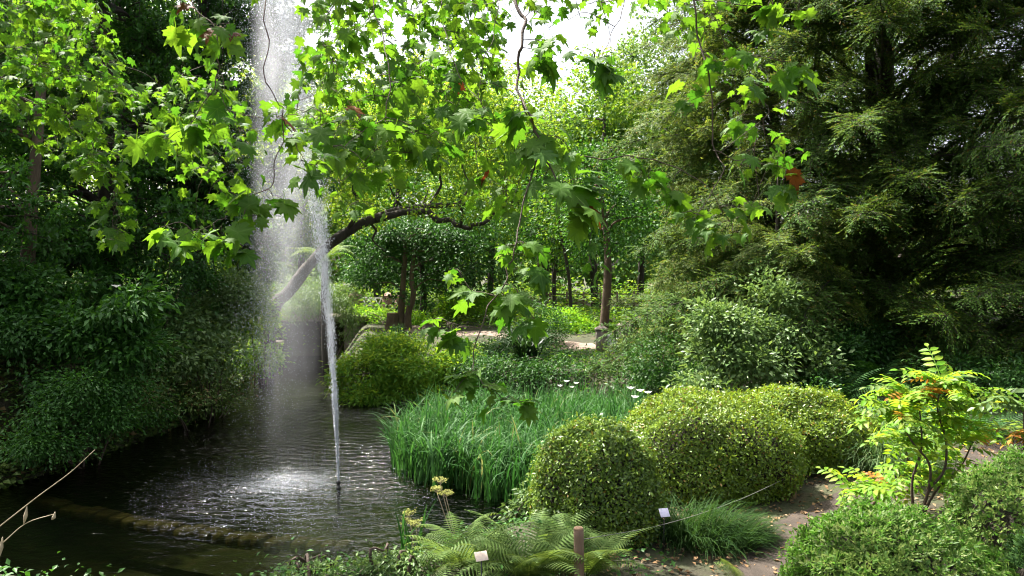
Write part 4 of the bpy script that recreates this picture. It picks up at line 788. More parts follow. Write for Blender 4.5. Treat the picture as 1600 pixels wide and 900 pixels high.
pinnate_shrub('mahonia', 'sunlit yellow-green mahonia with bare dark stems by the path', mbp, mst,
              [(W(1437, 628, 7.5), 22, (-.2, .6)), (W(1470, 602, 7.45), 24, (-.2, .7)), (W(1408, 652, 7.3), 18, (-.3, .5)), (W(1522, 688, 7.7), 14, (-.2, .4)), (W(1400, 690, 7.6), 12, (-.2, .4)), (W(1440, 660, 7.6), 12, (-.3, .3)), (W(1500, 640, 7.6), 14, (-.2, .5)), (W(1415, 620, 7.4), 12, (-.2, .5)), (W(1515, 660, 7.6), 10, (-.2, .4)), (W(1430, 735, 7.8), 12, (-.3, .3)), (W(1490, 720, 7.8), 10, (-.3, .3))],
              220, lambda r: PR[0] if r.random() < .06 else (PD[0] if r.random() < .12 else PM[r.integers(0, 3)]))
m2 = on(3.75, 7.9); pinnate_shrub('mahonia', 'low spreading mahonia at the foot of the sunlit one', m2, [[m2, m2 + Vector((-.1, 0, .3))], [m2, m2 + Vector((.3, .05, .35))]],
              [(m2 + Vector((-.1, 0, .32)), 13, (-.2, .4)), (m2 + Vector((.3, .05, .36)), 12, (-.2, .4)), (m2 + Vector((.75, .1, .35)), 10, (-.2, .4))], 221, lambda r: PM[r.integers(0, 3)] if r.random() < .9 else PR[0])
m3 = on(5.0, 7.1); pinnate_shrub('mahonia', 'mahonia with shiny white and reddish leaves at the right edge', m3, [[m3, m3 + Vector((-.05, 0, .8)), W(1600, 640, 6.95)], [m3, m3 + Vector((.1, 0, .7)), W(1625, 700, 6.9)]],
              [(W(1602, 635, 6.95), 14, (-.2, .6)), (W(1622, 690, 6.9), 14, (-.2, .5)), (W(1650, 640, 6.9), 8, (0, .5))], 222, lambda r: PW[0] if r.random() < .5 else (PR[0] if r.random() < .35 else PM[r.integers(0, 3)]))
m4 = on(4.9, 9.0); pinnate_shrub('mahonia', 'greener mahonia behind the sunlit one beside the pale grass', m4, [[m4, m4 + Vector((-.1, 0, .5))], [m4, m4 + Vector((.2, 0, .6))]],
              [(m4 + Vector((-.15, 0, .55)), 12, (-.2, .5)), (m4 + Vector((.2, 0, .65)), 12, (-.2, .5)), (m4 + Vector((.5, .2, .5)), 10, (-.2, .5))], 223, lambda r: PD[0] if r.random() < .55 else PM[r.integers(0, 3)])

# ------------------------------------------------------------------ small plants on the near shore
def umbel(label, base, heads, seed):
    rng = np.random.default_rng(seed); root = thing('umbel_plant', label, 'flower', base)
    for h in heads:
        h = Vector(tuple(h)); mb = MB(); j = h - Vector((0, 0, .06)); tube(mb, [base, base.lerp(j, .5) + Vector((rng.normal() * .02, 0, 0)), j], [.006, .005, .004], 5, 3); P = []
        for k in range(16):
            a = rng.uniform(0, 6.28); r = math.sqrt(rng.random()) * .075; e = h + Vector((math.cos(a) * r, math.sin(a) * r, rng.normal() * .008 - r * .2)); tube(mb, [j, e], [.0015, .001], 3, 1); P.append(e)
        sk = obj('stalk', mb.mesh('stalk', base), M['straw'], root)
        C = np.array([tuple(p) for p in P]); PP = np.repeat(C, 14, 0) + rng.normal(size=(len(C) * 14, 3)) * [.011, .011, .006]
        D = rng.normal(size=PP.shape); D[:, 2] = np.abs(D[:, 2]) * .5; obj('flower_head', leaf_mesh('flower_head', base, rng, PP, D, np.tile([0, 0, 1.], (len(PP), 1)) + rng.normal(size=PP.shape) * .4, .016, .012), M['umbel'], sk)
def at_z(px, py, z):
    """point at height z on the line of sight through a pixel"""
    d = W(px, py, 1.0) - CAM; return CAM + d * ((z - CAM.z) / d.z)
b = on(-.55, 7.9); umbel('tall yellowish umbel flower in front of the iris blades', b, [W(688, 748, 7.9), W(697, 768, 7.8), W(683, 762, 8.0)], 231)
b = on(-.95, 6.9); umbel('yellowish umbel flower nearer the bottom edge by the water', b, [W(640, 800, 6.9), W(650, 815, 6.8), W(632, 812, 7.0)], 232)
mid_shrub('shore_plant', 'small leafy plant at the bottom edge against the water', 500, 6.2, [bl(500, 895, 6.2, .22, .2, .09), bl(450, 905, 6.2, .15, .15, .06), bl(470, 885, 6.4, .05, .05, .08)], 'silver', 241, 90, ll=.05, lw=.5, per=9, cr=.08)
mid_shrub('shore_plant', 'mint-green leafy clump left of the ferns on the shore', 610, 6.3, [bl(610, 885, 6.3, .25, .2, .12), bl(650, 880, 6.3, .2, .2, .12), bl(570, 895, 6.3, .2, .2, .09)], 'silver', 242, 170, ll=.05, lw=.5, per=9, cr=.09)
mid_shrub('shore_plant', 'bright variegated plant between iris bed and round bush', 830, 8.6, [bl(825, 775, 8.6, .10, .1, .12), bl(815, 800, 8.6, .16, .12, .12), bl(828, 745, 8.6, .05, .06, .1)], 'silver', 243, 110, ll=.07, lw=.45, per=7, cr=.10)
strap_plant('few upright iris blades at the shore left of the ferns', on(-.95, 6.75), 9, .55, .03, 'iris', 244, 'iris_plant', (.2, .8))
tuft('shore_grass', 'fine grass along the bottom shore beside the leafy plants', -1.6, 6.6, .7, .25, 260, .22, .008, 'tuft', 245)

# dry stalks leaning in from the near left
ds = thing('dry_stalk', 'long dry straw-coloured stalk with hanging pods at the left edge', 'stalk', (-2.55, 3.0, gz(-2.55, 3.0)))
b = Vector(ds.location)
for k, pts in enumerate(([(-60, 870), (0, 822), (60, 775), (110, 738), (148, 703)], [(-60, 900), (0, 852), (40, 818), (85, 803)])):
    mb = MB(); pp = [b.copy()] + [W(px, py, 3.1) for px, py in pts]; tube(mb, pp, list(np.linspace(.0035, .0014, len(pp))), 5, 4); obj('stalk', mb.mesh('stalk', b, True), M['straw'], ds)
for px, py, h in ((40, 797, 22), (2, 845, 26), (84, 806, 6)):
    mb = MB(); tube(mb, [W(px + 2, py - 6, 3.1), W(px, py + h * .4, 3.1), W(px - 3, py + h, 3.1)], [.0015, .008, .002], 6, 4); obj('pod', mb.mesh('pod', b, True), M['straw'], ds)

# white flowers
def flowers(label, pts, base, s, seed):
    rng = np.random.default_rng(seed); root = thing('white_flower', label, 'flower', base); mb = MB()
    for p in pts:
        p = Vector(tuple(p)); tube(mb, [base, base.lerp(p, .6) + Vector((0, 0, .05)), p], [.006, .005, .004], 4, 2)
        a = np.linspace(0, 6.283, 6)[:-1]; P = np.tile(np.array(p), (5, 1)); D = np.c_[np.cos(a), np.sin(a), np.full(5, .5)]
        obj('flower', leaf_mesh('flower', base, rng, P, D, np.tile([0, -.5, 1.], (5, 1)), s, s * .6), M['petal'], root)
    obj('stem', mb.mesh('stem', base), M['fern_dark'], root)
flowers('white flowers behind the iris bed', [W(885, 597, 16.2), W(900, 600, 16.3), W(893, 606, 16.2), W(875, 604, 16.2)], on(1.3, 16.6), .08, 251)
flowers('white flowers at the left shoulder of the largest mound', [W(1000, 612, 12), W(985, 608, 12.2), W(1012, 615, 12), W(992, 622, 12)], on(2.1, 12.3), .08, 252)
flowers('lone white flower high in the dark left shrubs', [W(182, 449, 12.2)], on(-7.3, 12.6), .09, 253)

# ------------------------------------------------------------------ masonry, railing, post, labels
def pillar(mb_list, c, w, h, root, base, mat, cap=True):
    mb = MB(); box(mb, (c[0], c[1], c[2] + h / 2), (w, w, h), bev=.015); pil = obj('pillar', mb.mesh('pillar', base), M[mat], root)
    if cap:
        mb = MB(); box(mb, (c[0], c[1], c[2] + h + .035), (w * 1.22, w * 1.22, .07), bev=.02)
        z = c[2] + h + .072; q = w * .55; V = [(c[0] - q, c[1] - q, z), (c[0] + q, c[1] - q, z), (c[0] + q, c[1] + q, z), (c[0] - q, c[1] + q, z), (c[0], c[1], z + w * .35)]
        mb.add(V, [(0, 1, 4), (1, 2, 4), (2, 3, 4), (3, 0, 4)]); obj('cap', mb.mesh('cap', base), M[mat], pil)
gp = on(W(940, 420, 21.4).x, 21.4); zt = W(940, 511, 21.4).z
gate = thing('stone_balustrade', 'stone balustrade with capped pillars and white balusters by the far path', 'balustrade', gp)
pillar(None, (gp.x, gp.y, gp.z - .2), .30, zt - gp.z + .2 - .1, gate, gp, 'stone')
x2 = W(977, 420, 21.0).x; pillar(None, (x2, 21.0, gz(x2, 21.0) - .2), .36, W(0, 511, 21).z - gz(x2, 21.0) + .2, gate, gp, 'stone')
for k in range(4):
    xx = gp.x + .15 + (x2 - .18 - gp.x - .15) * (k + .5) / 4; yy = 21.4 - .4 * (k + .5) / 4; mb = MB()
    tube(mb, [(xx, yy, gp.z - .1), (xx, yy, gp.z + .18), (xx, yy, zt - .28)], [.045, .06, .035], 8, 4); obj('baluster', mb.mesh('baluster', gp, True), M['whitepaint'], gate)
mb = MB(); box(mb, ((gp.x + x2) / 2, 21.2, zt - .23), (x2 - gp.x - .33, .14, .09), -.5, .01); obj('rail', mb.mesh('rail', gp), M['whitepaint'], gate)
mb = MB(); box(mb, (x2 + 1.0, 20.8, zt - .22), (1.6, .24, .12), -.12, .02); box(mb, (x2 + 1.0, 20.8, zt - .62), (1.5, .2, .66), -.12, .01); obj('parapet', mb.mesh('parapet', gp), M['stone'], gate)
# white lattice railing on the bridge
Yb = 33.0; xl, xr = W(556, 0, Yb).x, W(630, 0, Yb).x; zb, ztb = W(0, 491, Yb).z, W(0, 464, Yb).z
rb = Vector((xl, Yb, gz(xl, Yb))); rail = thing('bridge_railing', 'white cross-barred bridge railing between reddish stone posts', 'railing', rb)
for k, px in enumerate((552, 604, 624)):
    xx = W(px, 0, Yb - .3 * k).x; pillar(None, (xx, Yb - .3 * k, rb.z - .1), .42, ztb - rb.z + .12, rail, rb, 'brickred')
mb = MB(); box(mb, ((xl + xr) / 2, Yb, (rb.z + zb) / 2 - .1), (xr - xl + .6, .5, max(.2, zb - rb.z + .1)), 0, .02); obj('plinth', mb.mesh('plinth', rb), M['brickred'], rail)
x1, x2_ = W(558, 0, Yb).x + .2, W(602, 0, Yb).x - .22
for zz in (zb + .10, (zb + ztb) / 2, ztb - .05): mb = MB(); box(mb, ((x1 + x2_) / 2, Yb - .05, zz), (x2_ - x1, .06, .07), 0, .005); obj('rail', mb.mesh('rail', rb), M['whitepaint'], rail)
for k in range(3):
    a = x1 + (x2_ - x1) * k / 3; c2 = x1 + (x2_ - x1) * (k + 1) / 3
    for s in (0, 1): mb = MB(); tube(mb, [((a, c2)[s], Yb - .1 - .03 * s, zb + .1), ((c2, a)[s], Yb - .1 - .03 * s, ztb - .05)], [.025, .025], 5, 1); obj('cross_bar', mb.mesh('cross_bar', rb), M['whitepaint'], rail)
x3, x4 = W(606, 0, Yb).x + .2, W(624, 0, Yb).x - .2
for k in range(3): mb = MB(); box(mb, (x3 + (x4 - x3) * (k + .5) / 3, Yb - .45, (zb + ztb) / 2), (.05, .05, ztb - zb), 0, .005); obj('bar', mb.mesh('bar', rb), M['whitepaint'], rail)
# low stone bridge over the end of the pond, dark arch under it
bc = Vector((-7.7, 27.6, 0)); br = thing('stone_bridge', 'low grey stone bridge with ledges at the dark end of the pond', 'bridge', bc)
mb = MB(); box(mb, (-7.7, 28.6, 1.45), (4.6, 2.4, .22), 0, .03); obj('deck', mb.mesh('deck', bc), M['stone'], br)
for xx in (-9.6, -5.9): mb = MB(); box(mb, (xx, 28.6, .5), (.7, 2.2, 1.7), 0, .03); obj('abutment', mb.mesh('abutment', bc), M['stone'], br)
mb = MB(); box(mb, (-9.1, 26.9, .62), (1.5, .5, .12), .1, .02); obj('ledge', mb.mesh('ledge', bc), M['stone'], br)
mb = MB(); box(mb, (-9.3, 27.1, .28), (1.3, .7, .5), .1, .03); obj('ledge_base', mb.mesh('ledge_base', bc), M['stone'], br)
mb = MB(); box(mb, (-8.4, 27.5, 1.72), (2.6, .25, .3), 0, .02); obj('parapet', mb.mesh('parapet', bc), M['stone'], br)
# cut stump and small stone stool near the twin trunks
sb = on(W(611, 0, 26).x, 26.0); st = thing('tree_stump', 'cut brown stump left of the twin trunks', 'stump', sb); zt2 = W(0, 489, 26).z
mb = MB(); tube(mb, [sb - Vector((0, 0, .1)), sb + Vector((0, 0, .2)), Vector((sb.x + .02, sb.y, zt2 - .02))], [.30, .23, .21], 12, 3, .08, np.random.default_rng(4)); obj('wood', mb.mesh('wood', sb, True), M['bark_brown'], st)
mb = MB(); tube(mb, [(sb.x + .02, sb.y, zt2 - .02), (sb.x + .02, sb.y, zt2 + .004)], [.19, .185], 12, 1); obj('cut_face', mb.mesh('cut_face', sb), M['posttop'], st)
sb2 = on(W(667, 0, 25).x, 25.2); st2 = thing('stone_stool', 'small flat-topped stone stool at the edge of the far path', 'stool', sb2); zt3 = W(0, 501, 25).z
mb = MB(); tube(mb, [sb2 - Vector((0, 0, .05)), Vector((sb2.x, sb2.y, zt3 - .1))], [.13, .11], 10, 2); obj('base', mb.mesh('base', sb2, True), M['stone'], st2)
mb = MB(); box(mb, (sb2.x, sb2.y, zt3 - .06), (.42, .36, .09), .2, .02); obj('top', mb.mesh('top', sb2), M['stone'], st2)
# twin brown trunks in front
for k, (lab, pts) in enumerate((('straight brown trunk of the evergreen pair beside the stump', [(627, 512, 26), (627, 480, 26), (630, 440, 26), (634, 380, 26.2)]), ('curved brown trunk right of the straight one', [(637, 512, 25.9), (638, 490, 25.9), (646, 460, 25.9), (643, 430, 26), (650, 380, 26.3)]))):
    pp = [W(*p) for p in pts]; pp[0] = on(pp[0].x, pp[0].y, -.1); rng = np.random.default_rng(300 + k)
    tree('small_tree', lab, 'tree', pp, [.15, .12, .10, .08, .06][:len(pp)], [bl(595 + 80 * k, 395, 26.4, 1.0, 1.0, .5), bl(640, 365, 26.5, 1.2, 1.0, .5), bl(575 + 130 * k, 435, 26.6, .7, .7, .3), bl(610 + 50 * k, 425, 25.9, .5, .6, .25), bl(560 + 150 * k, 375, 26.6, .6, .6, .4)], 560, 11, .4, .12, .06, 'evergreen', 'bark_brown', 310 + k, n_limbs=10, limb_r=.04, gap=.8, gap_t=-.35)
# low wooden fence far behind
fb = on(W(860, 0, 33).x, 33); fe = thing('rustic_fence', 'low dark rustic fence far behind the slim trees', 'fence', fb)
for k in range(7):
    xx = fb.x + k * .75; mb = MB(); tube(mb, [(xx, 33, gz(xx, 33) - .1), (xx, 33, gz(xx, 33) + .95)], [.05, .045], 6, 1); obj('post', mb.mesh('post', fb), M['bark_brown'], fe)
for hh in (.45, .85): mb = MB(); tube(mb, [(fb.x - .2, 33.05, fb.z + hh), (fb.x + 2.2, 33.05, fb.z + hh + .02), (fb.x + 4.7, 33.05, fb.z + hh)], [.03, .03, .03], 6, 2); obj('rail', mb.mesh('rail', fb), M['bark_brown'], fe)

pb = on(.53, 5.85); zt4 = W(905, 824, 5.85).z; po = thing('wooden_post', 'short round wooden post among the ferns', 'post', pb)
mb = MB(); tube(mb, [pb - Vector((0, 0, .15)), pb + Vector((.005, 0, .3)), Vector((pb.x, pb.y, zt4 - .012))], [.042, .041, .040], 14, 3, .02, np.random.default_rng(6)); obj('shaft', mb.mesh('shaft', pb, True), M['post'], po)
mb = MB(); tube(mb, [(pb.x, pb.y, zt4 - .012), (pb.x, pb.y, zt4)], [.040, .034], 14, 1); obj('cut_top', mb.mesh('cut_top', pb), M['posttop'], po)
pb2 = on(3.35, 8.75); po2 = thing('wooden_post', 'second wooden post low against the right-hand clipped mound', 'post', pb2)
mb = MB(); tube(mb, [pb2 - Vector((0, 0, .1)), pb2 + Vector((0, 0, .34))], [.04, .038], 12, 2); obj('shaft', mb.mesh('shaft', pb2, True), M['post'], po2)
a = Vector((pb.x + .04, pb.y + .01, zt4 - .1)); e = pb2 + Vector((-.03, -.04, .28)); mb = MB(); tube(mb, [a, a.lerp(e, .3) - Vector((0, 0, .09)), a.lerp(e, .65) - Vector((0, 0, .09)), e], [.003] * 4, 5, 6)
tag(obj('guard_wire', mb.mesh('guard_wire', a), M['rope'], None, a), 'thin grey wire strung along the path from the wooden post', 'wire')
def plaque(label, c, w, h, mat, tilt, rz):
    c = Vector(tuple(c)); b = on(c.x, c.y + .02); root = thing('plant_label', label, 'label', b); mb = MB(); tube(mb, [b - Vector((0, 0, .08)), Vector((c.x, c.y + .012, c.z - .01))], [.006, .005], 6, 1); obj('stake', mb.mesh('stake', b), M['dark_metal'], root)
    mb = MB(); box(mb, (0, 0, 0), (w, h, .004), 0, .0005); o = obj('plate', mb.mesh('plate'), M[mat], root, c - b); o.rotation_euler = (tilt, 0, rz)
plaque('small pale violet plant label beside the sedge tuft', W(1038, 801, 7.0), .095, .085, 'plaque', math.radians(50), math.radians(14))
plaque('small cream plant label leaning among the ferns', W(752, 869, 5.6), .10, .075, 'plaque_warm', math.radians(45), math.radians(22))

# ------------------------------------------------------------------ fountain
rng = np.random.default_rng(400); FX, FY = -2.575, 10.9
fo = thing('fountain', 'tall white water jet rising from a small black nozzle in the pond', 'fountain', (FX, FY, -.3))
mb = MB(); tube(mb, [(FX, FY, -.35), (FX, FY, .02), (FX, FY, .021), (FX, FY, .07), (FX, FY, .071), (FX, FY, .12), (FX, FY, .121), (FX, FY, .16)], [.02, .02, .036, .036, .028, .028, .034, .03], 12, 1); obj('nozzle', mb.mesh('nozzle', fo.location, True), M['dark_metal'], fo)
def drops(P, size, stretch):
    n = len(P); s = size * rng.uniform(.55, 1.6, n); h = s * stretch; a = rng.uniform(0, 6.28, n); V = np.zeros((n, 4, 3))
    for k in range(3): V[:, k, 0] = np.cos(a + k * 2.094) * s; V[:, k, 1] = np.sin(a + k * 2.094) * s; V[:, k, 2] = -h * (.3 + .25 * k)
    V[:, 3, 2] = h; V += P[:, None]
    i = np.arange(n)[:, None] * 4; F = np.concatenate([i + np.array([f]) for f in ((0, 1, 3), (1, 2, 3), (2, 0, 3), (1, 0, 2))], 1).reshape(-1, 3); return V.reshape(-1, 3), F
def drift(z): return -0.022 * z - 0.012 * z ** 2       # wind carries the rising water to the left
TOPZ = 8.6
# rising jet
n = 34000; z = .18 + 8.2 * rng.random(n) ** .85; sp_ = .007 + .010 * z + .0012 * z ** 2
nc = 900; zc = .18 + 8.2 * rng.random(nc) ** .85; oc = rng.normal(size=(nc, 2)) * (.003 + .008 * zc + .0016 * zc ** 2)[:, None]; w_ = rng.random(n) < .7; ci = rng.integers(0, nc, n)
z = np.where(w_, zc[ci] + rng.normal(size=n) * (.05 + .015 * zc[ci]), z); z = np.maximum(z, .17); sp_ = np.where(w_, .004 + .0028 * z, sp_)
P = np.c_[FX + drift(z) + rng.normal(size=n) * sp_ + np.where(w_, oc[ci, 0], 0), FY + .02 * z + rng.normal(size=n) * sp_ + np.where(w_, oc[ci, 1], 0), z]; k = z < 8.6
V1, F1 = drops(P[k], .0027, 3.0)
obj('jet', mesh_np('jet', local(V1, fo.location), F1), M['jet'], fo, kind='stuff')
mb = MB(); zz = np.linspace(.15, 1.5, 22); tube(mb, [(FX + drift(q) + rng.normal() * .004, FY + .02 * q, q) for q in zz], list(np.linspace(.013, .003, 22) * rng.uniform(.6, 1.3, 22)), 7, 2, .3, rng); obj('jet_core', mb.mesh('jet_core', fo.location, True), M['jet'], fo)
# falling veil
n = 60000; z = TOPZ * rng.random(n) ** .80; t = 1 - z / TOPZ; cx = FX + drift(8.2) - .05 - .10 * t; wd = .29 + .04 * np.sin(t * 5)
xo = rng.normal(size=n) * wd + .30 * rng.random(n) * (z > 2.8); fade = rng.random(n) < np.clip((z - .3) / 4.6, .07, 1)
cur = Noise(rng, .35)
P = np.c_[cx + xo, FY + .25 + rng.normal(size=n) * .30, z]; k = fade & (cur(P * [1, 1, .12]) > -1.1 + rng.normal(size=n) * .4)
V2, F2 = drops(P[k], .0017, 2.6)
obj('spray', mesh_np('spray', local(V2, fo.location), F2), M['drops'], fo, kind='stuff')
def mist_mat():
    m = bpy.data.materials.new('fine_mist'); nt, N, Lk = nodes(m)
    tc = N("ShaderNodeTexCoord"); sx = N("ShaderNodeSeparateXYZ"); Lk(tc.outputs["Generated"], sx.inputs[0])
    mp = N("ShaderNodeMapping"); mp.inputs["Scale"].default_value = (1, 1, .22); Lk(tc.outputs["Object"], mp.inputs[0])
    no = N("ShaderNodeTexNoise"); no.inputs["Scale"].default_value = 2.6; no.inputs["Detail"].default_value = 4; Lk(mp.outputs[0], no.inputs[0])
    def mr(src, a, b, c, d, smooth=True):
        r = N("ShaderNodeMapRange"); r.interpolation_type = 'SMOOTHSTEP' if smooth else 'LINEAR'
        for k, v in zip((1, 2, 3, 4), (a, b, c, d)): r.inputs[k].default_value = v
        Lk(src, r.inputs[0]); return r.outputs[0]
    def mul(a, b):
        x = N("ShaderNodeMath"); x.operation = 'MULTIPLY'; Lk(a, x.inputs[0])
        if isinstance(b, float): x.inputs[1].default_value = b
        else: Lk(b, x.inputs[1])
        return x.outputs[0]
    gr = N("ShaderNodeVectorMath"); gr.operation = 'SUBTRACT'; gr.inputs[1].default_value = (.5, .5, 0); Lk(tc.outputs["Generated"], gr.inputs[0])
    fl = N("ShaderNodeVectorMath"); fl.operation = 'MULTIPLY'; fl.inputs[1].default_value = (1, 1, 0); Lk(gr.outputs[0], fl.inputs[0])
    ln = N("ShaderNodeVectorMath"); ln.operation = 'LENGTH'; Lk(fl.outputs[0], ln.inputs[0])
    d = mul(mul(mul(mr(ln.outputs["Value"], .5, .15, 0, 1), mr(no.outputs[0], .36, .68, .15, 1.0)), mr(sx.outputs[2], 0.03, .62, .05, 1.0)), MIST)
    v = N("ShaderNodeVolumePrincipled"); v.inputs["Color"].default_value = (.93, .95, 1, 1); v.inputs["Anisotropy"].default_value = .35; Lk(d, v.inputs["Density"])
    o = N("ShaderNodeOutputMaterial"); Lk(v.outputs[0], o.inputs["Volume"]); return m
MIST = .9
u = np.linspace(0, 6.283, 25)[:-1]; zz = np.linspace(.03, 8.6, 12); cxm = FX + drift(8.2) + .22
VM = np.array([(cxm + .62 * math.cos(a), FY + .2 + .5 * math.sin(a), q) for q in zz for a in u] + [(cxm, FY + .2, .03), (cxm, FY + .2, 8.6)])
FM_ = [(j * 24 + i, j * 24 + (i + 1) % 24, (j + 1) * 24 + (i + 1) % 24) for j in range(11) for i in range(24)] + [(j * 24 + i, (j + 1) * 24 + (i + 1) % 24, (j + 1) * 24 + i) for j in range(11) for i in range(24)] + [(288, (i + 1) % 24, i) for i in range(24)] + [(289, 264 + i, 264 + (i + 1) % 24) for i in range(24)]
obj('mist', mesh_np('mist', local(VM, fo.location), np.array(FM_)), mist_mat(), fo, kind='stuff')
# splash on the surface
n = 5000; r = np.hypot(rng.normal(size=n), rng.normal(size=n)) * .40; a = rng.uniform(0, 6.28, n); z = np.abs(rng.normal(size=n)) * .035 * np.exp(-r) + .004
P = np.c_[SPL[0] + np.cos(a) * r, SPL[1] + np.sin(a) * r * .9, z]; n2 = 5000; r2 = rng.uniform(.2, 2.4, n2); a2 = rng.uniform(0, 6.28, n2)
P = np.vstack([P, np.c_[SPL[0] + .3 + np.cos(a2) * r2, SPL[1] + np.sin(a2) * r2, np.abs(rng.normal(size=n2)) * .02 + .003]])
V3, F3 = drops(P, .0034, .8)
obj('splash', mesh_np('splash', local(V3, fo.location), F3), M['drops'], fo, kind='stuff')

# ------------------------------------------------------------------ plane tree whose branches hang into the view
OUT = [(0.0, -.02), (.16, -.10), (.30, -.02), (.27, .06), (.50, .10), (.40, .20), (.46, .28), (.30, .34), (.40, .50), (.48, .66), (.30, .60), (.22, .68), (.13, .62), (.10, .80), (0.0, 1.0)]
OUT = OUT + [(-x, y) for x, y in OUT[-2:0:-1]]
TIPS = {4, 9, 14, 19, 24}
def plane_leaf(seed):
    rng = np.random.default_rng(seed); O = np.array(OUT) * [1.0 + rng.normal() * .06, 1] + rng.normal(size=(len(OUT), 2)) * .012
    c = np.array([0, .30]); mid = c + (O - c) * .55
    Q = np.vstack([[c], mid, O]); r = np.linalg.norm(Q - c, axis=1); cx = rng.uniform(.35, 1.15); fx = rng.uniform(-.2, .5)
    z = -cx * .55 * r ** 2 + fx * np.abs(Q[:, 0]) - rng.uniform(0, .35) * np.maximum(Q[:, 1] - .3, 0) ** 2 + rng.normal(size=len(Q)) * .012
    n = len(O); lob = np.array([1.0 if i in TIPS else 0.35 if (i in (3, 5, 8, 10, 13, 15, 18, 20, 23, 25)) else 0.0 for i in range(n)])
    vein = np.concatenate([[1.0], lob, lob])
    V = np.c_[Q[:, 1], -Q[:, 0], z]; V[:, 0] += .25           # petiole joint at the origin, blade along +X
    F = []
    for i in range(n):
        j = (i + 1) % n; F += [(0, 1 + j, 1 + i), (1 + i, 1 + j, 1 + n + j), (1 + i, 1 + n + j, 1 + n + i)]
    b = len(V); w = .012; V = np.vstack([V, [(-.12, w, .06), (-.12, -w, .06), (.25, w, z[1]), (.25, -w, z[1]), (.55, 0, z[0])]])
    F += [(b, b + 1, b + 3), (b, b + 3, b + 2), (b + 2, b + 3, b + 4)]; vein = np.concatenate([vein, np.ones(5)])
    return V, np.array(F), vein
LV = [plane_leaf(500 + i) for i in range(8)]
def simple_leaf(V, F, vein):
    n = len(OUT); keep = [0] + list(range(1 + n, 1 + 2 * n)); V2 = V[keep]; v2 = vein[keep]; F2 = [(0, 1 + (i + 1) % n, 1 + i) for i in range(n)]; return V2, np.array(F2), v2
LS_ = [simple_leaf(*l) for l in LV]
def leaf_datablock(V, F, vein, rnd, mat):
    me = mesh_np('leaf', V, F, True, np.full(len(F), rnd) if np.isscalar(rnd) else rnd); a = me.attributes.new("vein", 'FLOAT', 'POINT'); a.data.foreach_set("value", vein.astype(np.float32)); me.materials.append(M[mat]); return me
LM = [leaf_datablock(*LV[i], 0.0, 'plane') for i in range(8)]; LB = [leaf_datablock(*LV[i], 0.0, 'plane_brown') for i in range(3)]
rng = np.random.default_rng(520)
tb = on(-5.2, 1.9); pt = thing('plane_tree', 'plane tree whose leafy branches hang across the top of the view', 'tree', tb)
TR = [tb - Vector((0, 0, .2)), Vector((-5.1, 2.0, 3.6)), Vector((-4.9, 2.4, 5.4)), Vector((-4.6, 2.8, 7.0)), Vector((-4.4, 3.0, 9.5))]
mb = MB(); tube(mb, TR, [.36, .28, .25, .2, .08], 12, 5, .04, rng); obj('trunk', mb.mesh('trunk', tb, True), M['bark_pale'], pt)
LIMBS = [[(-4.7, 2.7, 6.6), (-2.6, 4.0, 7.0), (-.4, 5.0, 6.6), (1.4, 5.5, 6.3), (2.4, 5.8, 6.1)], [(-4.8, 2.5, 5.8), (-5.2, 5.4, 7.0), (-5.1, 8.0, 7.5), (-4.6, 9.4, 7.8)], [(-4.6, 2.8, 7.0), (-3.0, 5.6, 7.5), (-1.5, 7.4, 7.5), (.4, 8.3, 7.3)], [(-2.6, 4.0, 7.0), (-2.2, 5.2, 6.7), (-1.9, 6.0, 6.5)]]
NODES = []
for Lp in LIMBS:
    mb = MB(); tube(mb, Lp, list(np.linspace(.13, .03, len(Lp))), 8, 5, .05, rng); obj('limb', mb.mesh('limb', tb, True), M['twig'], pt); C, _ = smooth_path(Lp, [1] * len(Lp), 6); NODES += [np.array(c) for c in C]
